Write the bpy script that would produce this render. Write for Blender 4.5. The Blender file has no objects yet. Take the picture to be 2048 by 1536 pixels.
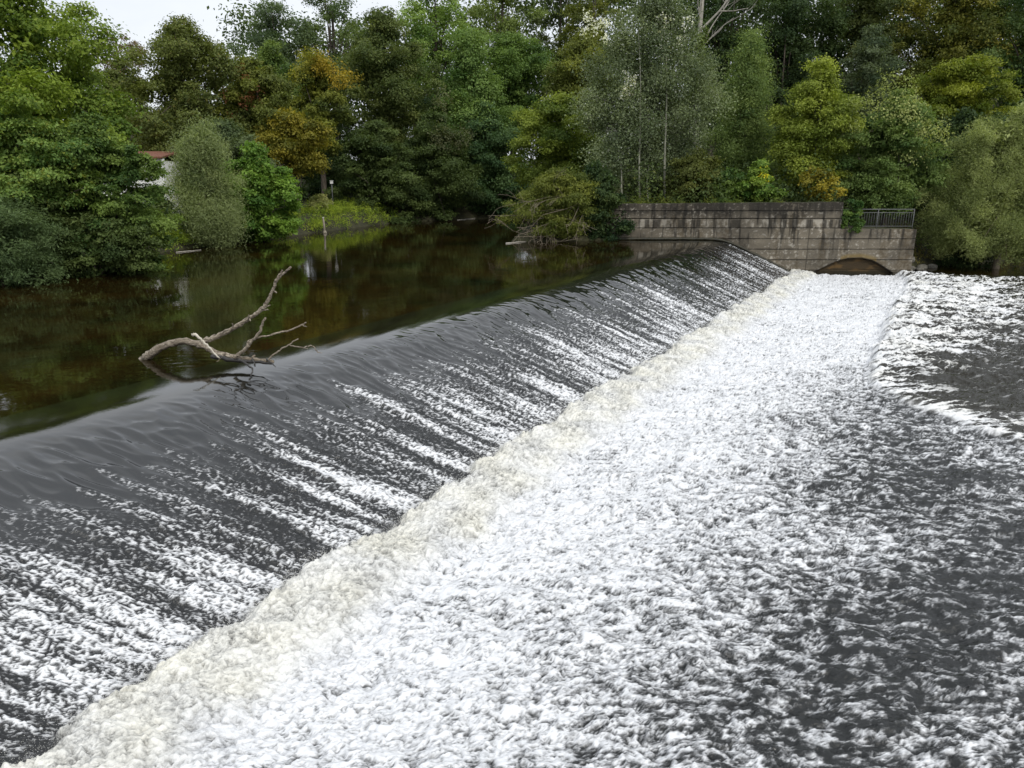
import bpy, math
import numpy as np

sc = bpy.context.scene
COL = sc.collection
R = math.radians

# ------------------------------------------------------------------ camera
PITCH = R(15.6); CZ = 5.6; FPX = 1500.0
cs, sn = math.cos(PITCH), math.sin(PITCH)
cam = bpy.data.cameras.new("camera"); cam.lens = 36 * FPX / 2048; cam.sensor_width = 36
cam.clip_end = 3000
camo = bpy.data.objects.new("camera", cam); COL.objects.link(camo)
camo.location = (0, 0, CZ); camo.rotation_euler = (math.pi / 2 - PITCH, 0, 0)
sc.camera = camo


def W(px, py, Y):
    """measured point of the photograph -> world x, z at distance Y"""
    dy = py - 768
    f = FPX * cs - dy * sn
    return (px - 1024) * Y / f, CZ - (FPX * sn + dy * cs) * Y / f


# ------------------------------------------------------------------ noise
_rp = np.random.default_rng(7)
_PERM = _rp.permutation(4096).astype(np.int32)
_ANG = _rp.uniform(0, 2 * np.pi, 4096)
_GX, _GY = np.cos(_ANG).astype(np.float32), np.sin(_ANG).astype(np.float32)


def pn(x, y, seed=0):
    x = np.asarray(x, np.float32); y = np.asarray(y, np.float32)
    x, y = np.broadcast_arrays(x, y)
    xi = np.floor(x); yi = np.floor(y)
    fx = x - xi; fy = y - yi
    xi = xi.astype(np.int32); yi = yi.astype(np.int32)

    def g(ix, iy, dx, dy):
        h = _PERM[(ix + _PERM[(iy + seed * 131) & 4095]) & 4095]
        return _GX[h] * dx + _GY[h] * dy
    u = fx * fx * fx * (fx * (fx * 6 - 15) + 10)
    v = fy * fy * fy * (fy * (fy * 6 - 15) + 10)
    a = g(xi, yi, fx, fy); b = g(xi + 1, yi, fx - 1, fy)
    c = g(xi, yi + 1, fx, fy - 1); d = g(xi + 1, yi + 1, fx - 1, fy - 1)
    return 1.5 * ((a + u * (b - a)) + v * ((c + u * (d - c)) - (a + u * (b - a))))


def fbm(x, y, oct=4, seed=0, gain=.5):
    s = 0; a = 1; t = 0
    for i in range(oct):
        s = s + a * pn(x * 2.03 ** i, y * 2.03 ** i, seed + i * 3); t += a; a *= gain
    return s / t * 1.5


def ridge(x, y, seed=0):
    return 1 - np.minimum(1, np.abs(pn(x, y, seed)) * 2.2)


_RX = _rp.random(4096).astype(np.float32); _RY = _rp.random(4096).astype(np.float32)


def net(x, y, seed=0, k=3.2):
    """lace: bright along the borders of irregular cells"""
    x = np.asarray(x, np.float32); y = np.asarray(y, np.float32)
    xi = np.floor(x).astype(np.int32); yi = np.floor(y).astype(np.int32)
    f1 = np.full(x.shape, 9, np.float32); f2 = f1.copy()
    for i in (-1, 0, 1):
        for j in (-1, 0, 1):
            h = _PERM[(xi + i + _PERM[(yi + j + seed * 57) & 4095]) & 4095]
            d = np.hypot(xi + i + _RX[h] - x, yi + j + _RY[h] - y)
            f2 = np.minimum(f2, np.maximum(f1, d)); f1 = np.minimum(f1, d)
    return np.exp(-k * (f2 - f1))


def sm(a, b, x):
    t = np.clip((x - a) / (b - a), 0, 1)
    return t * t * (3 - 2 * t)


def unif(n):
    """spread a noise field to about 0..1 with even shares"""
    s = n[::7, ::7]
    return 1 / (1 + np.exp(-1.7 * (n - s.mean()) / (s.std() + 1e-6)))


# ------------------------------------------------------------------ mesh helpers
def mesh_np(name, V, F, attrs=(), smooth=False, mat=None, parent=None):
    """V (n,3); F (m,k) equal sided faces or list of arrays"""
    if not isinstance(F, (list, tuple)):
        F = [F]
    F = [np.asarray(f, np.int32) for f in F if len(f)]
    me = bpy.data.meshes.new(name)
    V = np.asarray(V, np.float32)
    me.vertices.add(len(V)); me.vertices.foreach_set("co", V.ravel())
    nl = sum(f.size for f in F); nf = sum(len(f) for f in F)
    me.loops.add(nl); me.polygons.add(nf)
    me.loops.foreach_set("vertex_index", np.concatenate([f.ravel() for f in F]))
    st = np.concatenate([np.full(len(f), f.shape[1], np.int32) for f in F])
    me.polygons.foreach_set("loop_start", np.concatenate([[0], np.cumsum(st)[:-1]]).astype(np.int32))
    me.polygons.foreach_set("use_smooth", np.full(nf, smooth, bool))
    for an, dom, typ, arr in attrs:
        at = me.attributes.new(an, typ, dom)
        arr = np.asarray(arr, np.float32)
        if typ == 'FLOAT_COLOR':
            if arr.shape[1] == 3:
                arr = np.concatenate([arr, np.ones((len(arr), 1), np.float32)], 1)
            at.data.foreach_set("color", arr.ravel())
        else:
            at.data.foreach_set("value", arr.ravel())
    me.update(calc_edges=True)
    if mat:
        me.materials.append(mat)
    o = bpy.data.objects.new(name, me); COL.objects.link(o)
    if parent:
        o.parent = parent
        o.matrix_parent_inverse.identity()
        o.location = -parent.location
    return o


def grid_faces(nr, nc):
    i = np.arange(nr - 1)[:, None] * nc + np.arange(nc - 1)[None, :]
    return np.stack([i, i + 1, i + nc + 1, i + nc], -1).reshape(-1, 4)


def tag(o, label=None, cat=None, group=None, kind=None):
    if label: o['label'] = label
    if cat: o['category'] = cat
    if group: o['group'] = group
    if kind: o['kind'] = kind
    return o


def empty(name, loc, label, cat, group=None):
    o = bpy.data.objects.new(name, None); COL.objects.link(o); o.location = loc
    o.empty_display_size = .3
    return tag(o, label, cat, group)


class MB:
    """collects tubes, boxes and prisms into one mesh"""
    def __init__(s):
        s.V = []; s.Q = []; s.T = []; s.n = 0

    def add(s, V, Q=(), T=()):
        V = np.asarray(V, float)
        s.V.append(V)
        if len(Q): s.Q.append(np.asarray(Q) + s.n)
        if len(T): s.T.append(np.asarray(T) + s.n)
        s.n += len(V)

    def tube(s, P, r, sides=7, rough=0, rng=None, cap=True):
        P = np.asarray(P, float); n = len(P)
        r = np.broadcast_to(np.asarray(r, float), (n,))
        T = np.gradient(P, axis=0); T /= np.linalg.norm(T, axis=1)[:, None] + 1e-9
        up = np.array([0, 0, 1.]) if abs(T[0][2]) < .9 else np.array([1., 0, 0])
        N = np.zeros_like(P); nn = np.cross(T[0], up); nn /= np.linalg.norm(nn)
        for i in range(n):
            nn = nn - T[i] * np.dot(nn, T[i]); nn /= np.linalg.norm(nn) + 1e-9
            N[i] = nn
        B = np.cross(T, N)
        a = np.arange(sides) * 2 * np.pi / sides
        rr = r[:, None] * np.ones(sides)
        if rough and rng is not None:
            rr = rr * (1 + rough * rng.normal(size=rr.shape))
        V = P[:, None] + rr[..., None] * (np.cos(a)[None, :, None] * N[:, None] + np.sin(a)[None, :, None] * B[:, None])
        V = V.reshape(-1, 3)
        i = np.arange(n - 1)[:, None] * sides; j = np.arange(sides)[None]; k = (j + 1) % sides
        Q = np.stack([i + j, i + k, i + sides + k, i + sides + j], -1).reshape(-1, 4)
        Tt = []
        if cap:
            V = np.concatenate([V, P[:1], P[-1:]])
            a0, a1 = n * sides, n * sides + 1
            Tt = [(a0, (q + 1) % sides, q) for q in range(sides)] + [(a1, (n - 1) * sides + q, (n - 1) * sides + (q + 1) % sides) for q in range(sides)]
        s.add(V, Q, Tt)

    def box(s, x0, x1, y0, y1, z0, z1):
        V = [(x, y, z) for z in (z0, z1) for y in (y0, y1) for x in (x0, x1)]
        s.add(V, [(0, 2, 3, 1), (4, 5, 7, 6), (0, 1, 5, 4), (1, 3, 7, 5), (3, 2, 6, 7), (2, 0, 4, 6)])

    def build(s, name, mat, parent=None, smooth=False):
        F = []
        if s.Q: F.append(np.concatenate(s.Q))
        if s.T: F.append(np.concatenate(s.T))
        return mesh_np(name, np.concatenate(s.V), F, smooth=smooth, mat=mat, parent=parent)


# ------------------------------------------------------------------ materials
def new_mat(name):
    m = bpy.data.materials.new(name); m.use_nodes = True
    nt = m.node_tree
    return m, nt, nt.nodes, nt.links, nt.nodes["Principled BSDF"]


def mapped_noise(nt, scale, detail=4, rough=.55, xyz=(1, 1, 1), dist=0):
    tc = nt.nodes.new("ShaderNodeNewGeometry"); mp = nt.nodes.new("ShaderNodeMapping")
    mp.inputs["Scale"].default_value = xyz
    nt.links.new(tc.outputs["Position"], mp.inputs[0])
    n = nt.nodes.new("ShaderNodeTexNoise"); n.inputs["Scale"].default_value = scale
    n.inputs["Detail"].default_value = detail; n.inputs["Roughness"].default_value = rough
    n.inputs["Distortion"].default_value = dist
    nt.links.new(mp.outputs[0], n.inputs["Vector"])
    return n


def ramp(nt, src, stops):
    r = nt.nodes.new("ShaderNodeValToRGB")
    el = r.color_ramp.elements
    while len(el) < len(stops): el.new(.5)
    for e, (p, c) in zip(el, stops):
        e.position = p; e.color = (*c, 1)
    nt.links.new(src, r.inputs[0])
    return r


def simple_mat(name, c0, c1, scale, rough=.85, bump=.3, bdist=.02, xyz=(1, 1, 1)):
    m, nt, N, L, b = new_mat(name)
    n = mapped_noise(nt, scale, 6, .6, xyz)
    r = ramp(nt, n.outputs[0], [(.32, c0), (.68, c1)])
    L.new(r.outputs[0], b.inputs["Base Color"]); b.inputs["Roughness"].default_value = rough
    bp = N.new("ShaderNodeBump"); bp.inputs["Strength"].default_value = bump; bp.inputs["Distance"].default_value = bdist
    L.new(n.outputs[0], bp.inputs["Height"]); L.new(bp.outputs[0], b.inputs["Normal"])
    return m


def leaf_mat():
    m, nt, N, L, b = new_mat("leaf")
    at = N.new("ShaderNodeAttribute"); at.attribute_name = "tint"
    L.new(at.outputs["Color"], b.inputs["Base Color"])
    b.inputs["Roughness"].default_value = .6; b.inputs["Specular IOR Level"].default_value = .22
    tr = N.new("ShaderNodeBsdfTranslucent")
    mx = N.new("ShaderNodeMixShader"); mx.inputs[0].default_value = .36
    hs = N.new("ShaderNodeMix"); hs.data_type = 'RGBA'; hs.blend_type = 'MULTIPLY'; hs.inputs[0].default_value = 1
    hs.inputs[7].default_value = (1.25, 1.3, .6, 1)
    L.new(at.outputs["Color"], hs.inputs[6]); L.new(hs.outputs[2], tr.inputs[0])
    L.new(b.outputs[0], mx.inputs[1]); L.new(tr.outputs[0], mx.inputs[2])
    L.new(mx.outputs[0], N["Material Output"].inputs[0])
    return m


LEAF = leaf_mat()
BARK = simple_mat("bark", (.035, .028, .02), (.11, .09, .07), 9, .9, .6, .03, (1, 1, .25))
PALE = simple_mat("pale_bark", (.10, .10, .075), (.26, .26, .20), 7, .9, .4, .02, (1, 1, .35))
DEADW = simple_mat("dead_bark", (.2, .185, .155), (.42, .39, .34), 8, .9, .4, .02, (1, 1, .3))
TWIG = simple_mat("twig", (.13, .105, .075), (.27, .22, .16), 12, .9, .2)


def driftwood_mat():
    m, nt, N, L, b = new_mat("weathered_wood")
    n1 = mapped_noise(nt, 26, 7, .7, (.5, 1, 1.3), .6)
    r = ramp(nt, n1.outputs[0], [(.38, (.04, .03, .02)), (.48, (.19, .155, .115)), (.6, (.42, .37, .29)), (.75, (.58, .53, .43))])
    n2 = mapped_noise(nt, 4, 3)
    mx = N.new("ShaderNodeMix"); mx.data_type = 'RGBA'
    rr = ramp(nt, n2.outputs[0], [(.42, (0, 0, 0)), (.62, (.6, .6, .6))])
    L.new(rr.outputs[0], mx.inputs[0]); L.new(r.outputs[0], mx.inputs[6]); mx.inputs[7].default_value = (.18, .145, .105, 1)
    L.new(mx.outputs[2], b.inputs["Base Color"]); b.inputs["Roughness"].default_value = .85
    bp = N.new("ShaderNodeBump"); bp.inputs["Strength"].default_value = 1; bp.inputs["Distance"].default_value = .018
    L.new(n1.outputs[0], bp.inputs["Height"]); L.new(bp.outputs[0], b.inputs["Normal"])
    return m


DRIFT = driftwood_mat()


def tint_mat(name, rough=.9, bscale=30, bdist=.01):
    m, nt, N, L, b = new_mat(name)
    at = N.new("ShaderNodeAttribute"); at.attribute_name = "tint"
    n = mapped_noise(nt, bscale, 5, .65)
    mx = N.new("ShaderNodeMix"); mx.data_type = 'RGBA'; mx.blend_type = 'MULTIPLY'; mx.inputs[0].default_value = 1
    r = ramp(nt, n.outputs[0], [(.3, (.7, .7, .7)), (.7, (1.15, 1.15, 1.15))])
    L.new(at.outputs["Color"], mx.inputs[6]); L.new(r.outputs[0], mx.inputs[7])
    L.new(mx.outputs[2], b.inputs["Base Color"]); b.inputs["Roughness"].default_value = rough
    b.inputs["Specular IOR Level"].default_value = .25
    bp = N.new("ShaderNodeBump"); bp.inputs["Strength"].default_value = .7; bp.inputs["Distance"].default_value = bdist
    L.new(n.outputs[0], bp.inputs["Height"]); L.new(bp.outputs[0], b.inputs["Normal"])
    return m


CONC = tint_mat("stained_concrete")
GROUND = simple_mat("forest_floor", (.018, .016, .008), (.05, .05, .018), 2.5, .95, .6, .05)
STEEL = simple_mat("galvanised_steel", (.07, .073, .07), (.15, .155, .15), 20, .5, .1)
WHITE = simple_mat("white_render", (.7, .7, .68), (.82, .82, .8), 6, .8, .1)
TILE = simple_mat("roof_tile", (.11, .04, .022), (.2, .075, .042), 14, .8, .5)
DARKP = simple_mat("dark_paint", (.02, .02, .02), (.05, .05, .05), 10, .7, .1)
WOODP = simple_mat("post_wood", (.12, .105, .08), (.32, .28, .21), 10, .85, .3, .02, (1, 1, .2))
ROCKM = simple_mat("rock", (.06, .055, .045), (.2, .19, .16), 5, .9, .6, .05)


def pool_mat():
    m, nt, N, L, b = new_mat("river_water")
    n = mapped_noise(nt, .35, 4, .6)
    r = ramp(nt, n.outputs[0], [(.32, (.004, .004, .0016)), (.68, (.021, .0125, .003))])
    L.new(r.outputs[0], b.inputs["Base Color"]); b.inputs["Roughness"].default_value = .03; b.inputs["IOR"].default_value = 1.333
    n1 = mapped_noise(nt, 2.2, 3, .5, (1, 1, 1), .4); n2 = mapped_noise(nt, 9, 2, .5, (.6, 1.2, 1), .3)
    ad = N.new("ShaderNodeMath"); ad.operation = 'MULTIPLY_ADD'
    L.new(n2.outputs[0], ad.inputs[0]); ad.inputs[1].default_value = .14; L.new(n1.outputs[0], ad.inputs[2])
    g_ = N.new("ShaderNodeNewGeometry"); vs = N.new("ShaderNodeVectorMath"); vs.operation = 'SUBTRACT'; vs.inputs[1].default_value = (-6.55, 14.35, 2.0)
    L.new(g_.outputs["Position"], vs.inputs[0])
    vmul = N.new("ShaderNodeVectorMath"); vmul.operation = 'MULTIPLY'; vmul.inputs[1].default_value = (.55, 1.5, 0); L.new(vs.outputs[0], vmul.inputs[0])
    vl = N.new("ShaderNodeVectorMath"); vl.operation = 'LENGTH'; L.new(vmul.outputs[0], vl.inputs[0])
    def mth(op, a_, b_=None):
        q_ = N.new("ShaderNodeMath"); q_.operation = op
        for i_, v_ in enumerate((a_, b_)):
            if v_ is None: continue
            if isinstance(v_, (int, float)): q_.inputs[i_].default_value = v_
            else: L.new(v_, q_.inputs[i_])
        return q_.outputs[0]
    rg_ = mth('MULTIPLY', mth('SINE', mth('ADD', mth('MULTIPLY', vl.outputs["Value"], 17.0), mth('MULTIPLY', n1.outputs[0], 9.0))), mth('MULTIPLY', mth('EXPONENT', mth('MULTIPLY', vl.outputs["Value"], -1.3)), .4))
    hsum = mth('ADD', ad.outputs[0], rg_)
    bp = N.new("ShaderNodeBump"); bp.inputs["Strength"].default_value = 1; bp.inputs["Distance"].default_value = .003
    L.new(hsum, bp.inputs["Height"]); L.new(bp.outputs[0], b.inputs["Normal"])
    return m


POOL = pool_mat()


def foam_mat(name, wcol, wrough=.1, fine=.5, ior=1.5):
    """running water (specular, dark) with foam lying on it where the mesh carries foam"""
    m, nt, N, L, b = new_mat(name)
    geo = N.new("ShaderNodeNewGeometry")
    fo = N.new("ShaderNodeAttribute"); fo.attribute_name = "foam"
    cr = N.new("ShaderNodeAttribute"); cr.attribute_name = "cream"
    ol = N.new("ShaderNodeAttribute"); ol.attribute_name = "olive"
    n = mapped_noise(nt, 46, 5, .68, (1, 1, 1), .8)
    # foam edge broken by bubbles
    sub = N.new("ShaderNodeMath"); sub.operation = 'SUBTRACT'; L.new(n.outputs[0], sub.inputs[0]); sub.inputs[1].default_value = .5
    ma = N.new("ShaderNodeMath"); ma.operation = 'MULTIPLY_ADD'; L.new(sub.outputs[0], ma.inputs[0]); ma.inputs[1].default_value = fine * 2
    L.new(fo.outputs["Fac"], ma.inputs[2])
    mr = N.new("ShaderNodeMapRange"); mr.interpolation_type = 'SMOOTHSTEP'
    mr.inputs[1].default_value = .12; mr.inputs[2].default_value = .98; L.new(ma.outputs[0], mr.inputs[0])
    wc = N.new("ShaderNodeMix"); wc.data_type = 'RGBA'; wc.inputs[6].default_value = (*wcol, 1); wc.inputs[7].default_value = (.013, .011, .004, 1)
    L.new(ol.outputs["Fac"], wc.inputs[0]); L.new(wc.outputs[2], b.inputs["Base Color"])
    b.inputs["Roughness"].default_value = wrough; b.inputs["IOR"].default_value = ior
    f = N.new("ShaderNodeBsdfPrincipled"); f.inputs["Roughness"].default_value = .6; f.inputs["Specular IOR Level"].default_value = .3
    cm = N.new("ShaderNodeMix"); cm.data_type = 'RGBA'; cm.inputs[6].default_value = (.72, .73, .745, 1); cm.inputs[7].default_value = (.75, .735, .655, 1)
    L.new(cr.outputs["Fac"], cm.inputs[0]); L.new(cm.outputs[2], f.inputs["Base Color"])
    bp = N.new("ShaderNodeBump"); bp.inputs["Strength"].default_value = .35; bp.inputs["Distance"].default_value = .008
    L.new(n.outputs[0], bp.inputs["Height"]); L.new(bp.outputs[0], f.inputs["Normal"])
    mw = N.new("ShaderNodeBump"); mw.inputs["Strength"].default_value = .5; mw.inputs["Distance"].default_value = .004
    L.new(n.outputs[0], mw.inputs["Height"]); L.new(mw.outputs[0], b.inputs["Normal"])
    # smooth sheet at the crest stays without ripples
    ch_ = N.new("ShaderNodeAttribute"); ch_.attribute_name = "chop"
    n3 = mapped_noise(nt, 13, 4, .62, (.8, 1.25, 1), .5)
    mw2 = N.new("ShaderNodeBump"); mw2.inputs["Distance"].default_value = .022
    L.new(n3.outputs[0], mw2.inputs["Height"]); L.new(ch_.outputs["Fac"], mw2.inputs["Strength"])
    L.new(mw2.outputs[0], mw.inputs["Normal"])
    sl_ = N.new("ShaderNodeMapRange"); sl_.inputs[3].default_value = .5; sl_.inputs[4].default_value = .24
    L.new(ch_.outputs["Fac"], sl_.inputs[0]); L.new(sl_.outputs[0], b.inputs["Specular IOR Level"])
    L.new(ch_.outputs["Fac"], mw.inputs["Strength"])
    mx = N.new("ShaderNodeMixShader"); L.new(mr.outputs[0], mx.inputs[0]); L.new(b.outputs[0], mx.inputs[1]); L.new(f.outputs[0], mx.inputs[2])
    L.new(mx.outputs[0], N["Material Output"].inputs[0])
    return m


# ------------------------------------------------------------------ world and sun
SUN_EL, SUN_AZ = R(42), R(148)      # azimuth clockwise from +Y: behind the camera, to the right... low cloud veil
w = bpy.data.worlds.new("World"); sc.world = w; w.use_nodes = True
nt = w.node_tree; N = nt.nodes; L = nt.links
bg = N["Background"]
sky = N.new("ShaderNodeTexSky"); sky.sky_type = 'NISHITA'; sky.sun_disc = False
sky.sun_elevation = SUN_EL; sky.sun_rotation = SUN_AZ; sky.air_density = 1; sky.dust_density = 1.5
tc = N.new("ShaderNodeTexCoord"); mp = N.new("ShaderNodeMapping"); mp.inputs["Scale"].default_value = (1, 1, 2.2)
L.new(tc.outputs["Generated"], mp.inputs[0])
cn = N.new("ShaderNodeTexNoise"); cn.inputs["Scale"].default_value = 2.6; cn.inputs["Detail"].default_value = 6; cn.inputs["Roughness"].default_value = .55
L.new(mp.outputs[0], cn.inputs["Vector"])
cr_ = N.new("ShaderNodeValToRGB"); e = cr_.color_ramp.elements
e[0].position = .3; e[0].color = (7.3, 7.7, 8.4, 1); e[1].position = .62; e[1].color = (9.2, 9.5, 9.9, 1)
L.new(cn.outputs[0], cr_.inputs[0])
mxw = N.new("ShaderNodeMix"); mxw.data_type = 'RGBA'; mxw.inputs[0].default_value = .88
sx_ = N.new("ShaderNodeSeparateXYZ"); L.new(tc.outputs["Generated"], sx_.inputs[0])
zr_ = N.new("ShaderNodeMapRange"); zr_.inputs[1].default_value = 0; zr_.inputs[2].default_value = .62; zr_.inputs[3].default_value = 1.04; zr_.inputs[4].default_value = 1.45
L.new(sx_.outputs[2], zr_.inputs[0])
vm = N.new("ShaderNodeVectorMath"); vm.operation = 'SCALE'; L.new(cr_.outputs[0], vm.inputs[0]); L.new(zr_.outputs[0], vm.inputs[3])
L.new(sky.outputs[0], mxw.inputs[6]); L.new(vm.outputs[0], mxw.inputs[7]); L.new(mxw.outputs[2], bg.inputs["Color"])
bg.inputs["Strength"].default_value = .1
sd = bpy.data.lights.new("sun", 'SUN'); sd.energy = 1.8; sd.angle = R(10); sd.color = (1, .96, .88)
so = bpy.data.objects.new("sun", sd); COL.objects.link(so)
so.rotation_euler = (R(90) - SUN_EL, 0, math.pi - SUN_AZ)   # light travels from the sky position (SUN_AZ, SUN_EL)

sc.view_settings.view_transform = 'Standard'; sc.view_settings.look = 'None'
sc.view_settings.exposure = 0.0; sc.view_settings.gamma = 1
sc.cycles.max_bounces = 5; sc.cycles.diffuse_bounces = 3; sc.cycles.glossy_bounces = 3
sc.cycles.transmission_bounces = 3; sc.cycles.transparent_max_bounces = 6
sc.cycles.use_denoising = True; sc.cycles.denoiser = 'OPENIMAGEDENOISE'; sc.cycles.denoising_input_passes = 'RGB_ALBEDO_NORMAL'; sc.cycles.denoising_prefilter = 'ACCURATE'
sc.cycles.sample_clamp_indirect = 2; sc.cycles.sample_clamp_direct = 1.6
sc.cycles.caustics_reflective = False; sc.cycles.caustics_refractive = False

# ------------------------------------------------------------------ river geometry
UP = 2.0                       # upstream water level; downstream is 0
SL = .56


def crest(Y): return -7.0 + SL * (Y - 9.66)


def edge_x(Y):
    return np.interp(Y, [0, 4, 10, 15.2, 16.7, 18.5, 19.95, 22, 24.2, 27.6, 31.8, 34.5, 38.5, 41, 44],
                     [17, 16, 13.6, 11.0, 10.35, 9.95, 9.9, 10.7, 12.0, 13.9, 16.2, 17.9, 20.3, 21.6, 22.3])


def water_field(d, Y):
    X = crest(Y) + d
    # --- base profile: rounded crest, sloping face, flat tail
    k = .33; slope = .475
    z = UP - slope * k * np.logaddexp(0, (d - .15) / k)
    z = np.maximum(z, -5)
    tail = -.02
    kk = .12
    z = tail + kk * np.logaddexp(0, (z - tail) / kk)
    z = np.where(d < 2, UP - slope * k * np.logaddexp(0, (d - .15) / k), z)
    foam = np.zeros_like(z); cream = np.zeros_like(z); olive = np.zeros_like(z)
    wx = .25 * pn(X * .7, Y * .7, 41); wy = .25 * pn(X * .7, Y * .7, 42)
    w3x = .10 * pn(X * 5, Y * 6, 73) + .05 * pn(X * 12, Y * 14, 75); w3y = .10 * pn(X * 5 + 5, Y * 6, 74) + .05 * pn(X * 12 + 3, Y * 14, 76)
    # --- sliding sheet: long lens-shaped ripples in the direction of flow
    sheet = sm(-.3, .7, d) * (1 - sm(3.6, 4.4, d))
    far = sm(18, 36, Y)
    z = z + sheet * (.050 * pn(X * .9 + Y * .45, Y * 2.1 + wy * 2, 3) + .036 * ridge(X * 1.4 + Y * .7, Y * 3.8 + wy, 4) + .016 * pn(X * 3.1 + Y * .8, Y * 7.5, 6)) * (1 - .3 * far)
    z = z + sm(.2, 1.2, d) * (1 - sm(3.6, 4.4, d)) * .006 * pn(X * 4, Y * 13, 5)
    # --- where the sheet breaks up
    s1 = pn(Y * .9, X * .10, 11); s2 = pn(Y * 2.6 + .4 * wx, X * .2, 12); s3 = pn(Y * 6.5 + .5 * wx, X * .45, 13)
    S = .47 + .30 * s1 + .55 * s2 + .62 * s3
    d0 = .92 + .35 * pn(Y * .45, 3.3, 14) - .55 * s2 - .45 * s3 - .25 * far
    g = np.clip((d - d0) / 2.8, 0, 1)
    rough = sm(0, .5, g)
    t1 = fbm(X * 13 + wx * 3, Y * 19 + wy * 3, 3, 21, .8)
    rg = ridge(X * 10 + 3 * wx, Y * 15, 25) * .45 + ridge(X * 21, Y * 27 + 3 * wy, 26) * .55
    on_face = (1 - sm(4.0, 4.5, d))
    z = z + on_face * rough * (.022 * t1 + .022 * (rg - .5) + .035 * np.clip(S, 0, 1) + .03 * fbm(X * 4, Y * 6, 2, 27))
    uu = unif(t1 * .7 + (rg - .5) * .8)
    cov = np.clip(g ** .7 * (.14 + .95 * np.clip(S, 0, 1.2) ** 1.2), 0, .9) * (1 - .25 * far)
    cov = cov * sm(0, .12, g)
    foam_face = np.maximum(.92 * sm(-.42, .62, uu - (1 - cov)), .46 * sm(.12, .95, cov) * (.6 + .5 * uu)) * sm(0, .08, cov)
    foam = foam_face * on_face
    # --- the rolling jump at the foot
    df = 4.2 + .20 * pn(Y * .6, 1.7, 31) + .16 * pn(Y * 1.9, 5.1, 32) + .06 * pn(Y * 6, X * 3, 33) + .04 * pn(Y * 15, X * 6, 48)
    t = d - df
    bump = sm(-.05, .28, t) * (1 - sm(.7, 1.9, t))
    j1 = pn((X + w3x) * 4.4 + wx, (Y + w3y) * 3.2 + wy, 34); j2 = pn((X + w3x) * 9.5 + wx, (Y + w3y) * 7.0, 35); j3 = pn((X + w3x) * 19, (Y + w3y) * 14, 36)
    rj = [1 - np.minimum(1, np.abs(q_) * 1.9) for q_ in (j1, j2, j3)]
    lump = .45 * rj[0] + .38 * rj[1] + .22 * rj[2]
    jump = sm(-.05, .12, t) * (1 - sm(1.3, 2.4, t))
    z = z + bump * (.25 + .05 * pn(Y * 2.4, X * .8, 77) + .06 * pn(Y * .9, 7.7, 38)) + jump * (.10 * (lump - .45) + .05 * pn(X * 2.2, Y * 2.2, 78))
    jb = unif(fbm(X * 1.3, Y * 1.3, 3, 44)); jf = fbm(X * 17, Y * 17, 3, 43, .75)
    fj = np.clip(.40 + .16 * jb + .16 * jf + .44 * np.maximum(rj[0] ** 3, np.maximum(.9 * rj[1] ** 3, .7 * rj[2] ** 3)), 0, .97)
    foam = np.where(jump > 0, foam * (1 - sm(-.05, .12, t)) + fj * sm(-.05, .12, t), foam)
    cream = sm(-.1, .1, t) * (1 - sm(.95 + .35 * pn(X * .8, Y * .8, 45), 1.75, t)) * (.75 + .5 * pn(X * 1.3, Y * 1.3, 46))
    # --- apron: choppy foam thinning out away from the foot
    e = X - edge_x(Y) - .28 * pn(Y * 1.1, 2.2, 61) - .12 * pn(Y * 3.3, 4.2, 62)
    a_in = sm(.95, 2.0, t)
    dh = np.interp(Y, [4, 7, 12, 19, 22, 26, 30, 44], [8.9, 9.1, 9.2, 9.5, 10.9, 14.5, 22, 24])
    q = fbm(X * .33, Y * .5, 3, 51)
    q2 = pn(X * .25, Y * 1.3, 58)
    cov_t = .95 - .60 * sm(dh - 3.6, dh + 4.2, d + 1.3 * q + .5 * q2)
    cov_t = np.clip(cov_t + .24 * q + .10 * q2, .08, 1.04)
    wx2 = .5 * pn(X * 1.6, Y * 1.6, 52); wy2 = .5 * pn(X * 1.6 + 9, Y * 1.6, 53)
    m1 = pn((X + w3x) * 3.3 + wx2 * .9, (Y + w3y) * 5.4 + wy2 * .9, 54); m2 = pn((X + w3x) * 7.2 + wx2, (Y + w3y) * 11.5 + wy2, 55)
    m3 = pn((X + w3x) * 15, (Y + w3y) * 23, 56)
    def strand(m, k): return (1 - np.minimum(1, np.abs(m) * k)) ** 1.3
    big = unif(fbm(X * 3.6 + wx2 * .6, Y * 6.4 + wy2 * .6, 3, 57, .72))
    fb = fbm(X * 13 + wx2 * 2, Y * 19, 3, 58, .75)
    ch = .5 * (1 - np.minimum(1, np.abs(m1) * 1.7)) + .34 * (1 - np.minimum(1, np.abs(m2) * 1.7)) + .16 * (1 - np.minimum(1, np.abs(m3) * 1.8))
    loc = cov_t + (big - .5) * .44
    film = sm(.12, 1.0, loc + .06 * fb) * (.30 + .15 * np.clip(fb, -1, 1) + .26 * ch + .17 * sm(.72, 1.05, loc))
    strd = np.maximum(np.maximum(strand(m1, 4.4), .92 * strand(m2, 3.6)), .8 * strand(m3, 2.8)) * (.8 + .35 * fb)
    ft = np.clip(film + .78 * strd * sm(-.05, .7, loc), 0, .96)
    swell = .075 * fbm(X * .8, Y * 1.1, 2, 59) + .055 * pn(X * 1.7 + wx2, Y * 2.4 + wy2, 60)
    amp = .55 + .6 * np.clip(cov_t, 0, 1)
    nearledge = sm(-.9, 0, e)
    z = z + a_in * (swell + amp * (.085 * (ch - .5) + .007 * fb)) * (1 - .45 * nearledge * sm(20, 10, Y))
    # --- far side of the apron: second jump into the pool
    jin = sm(-.12, .25, e)
    Yn = sm(18.2, 23, Y)                                  # strong part of the jump
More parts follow.
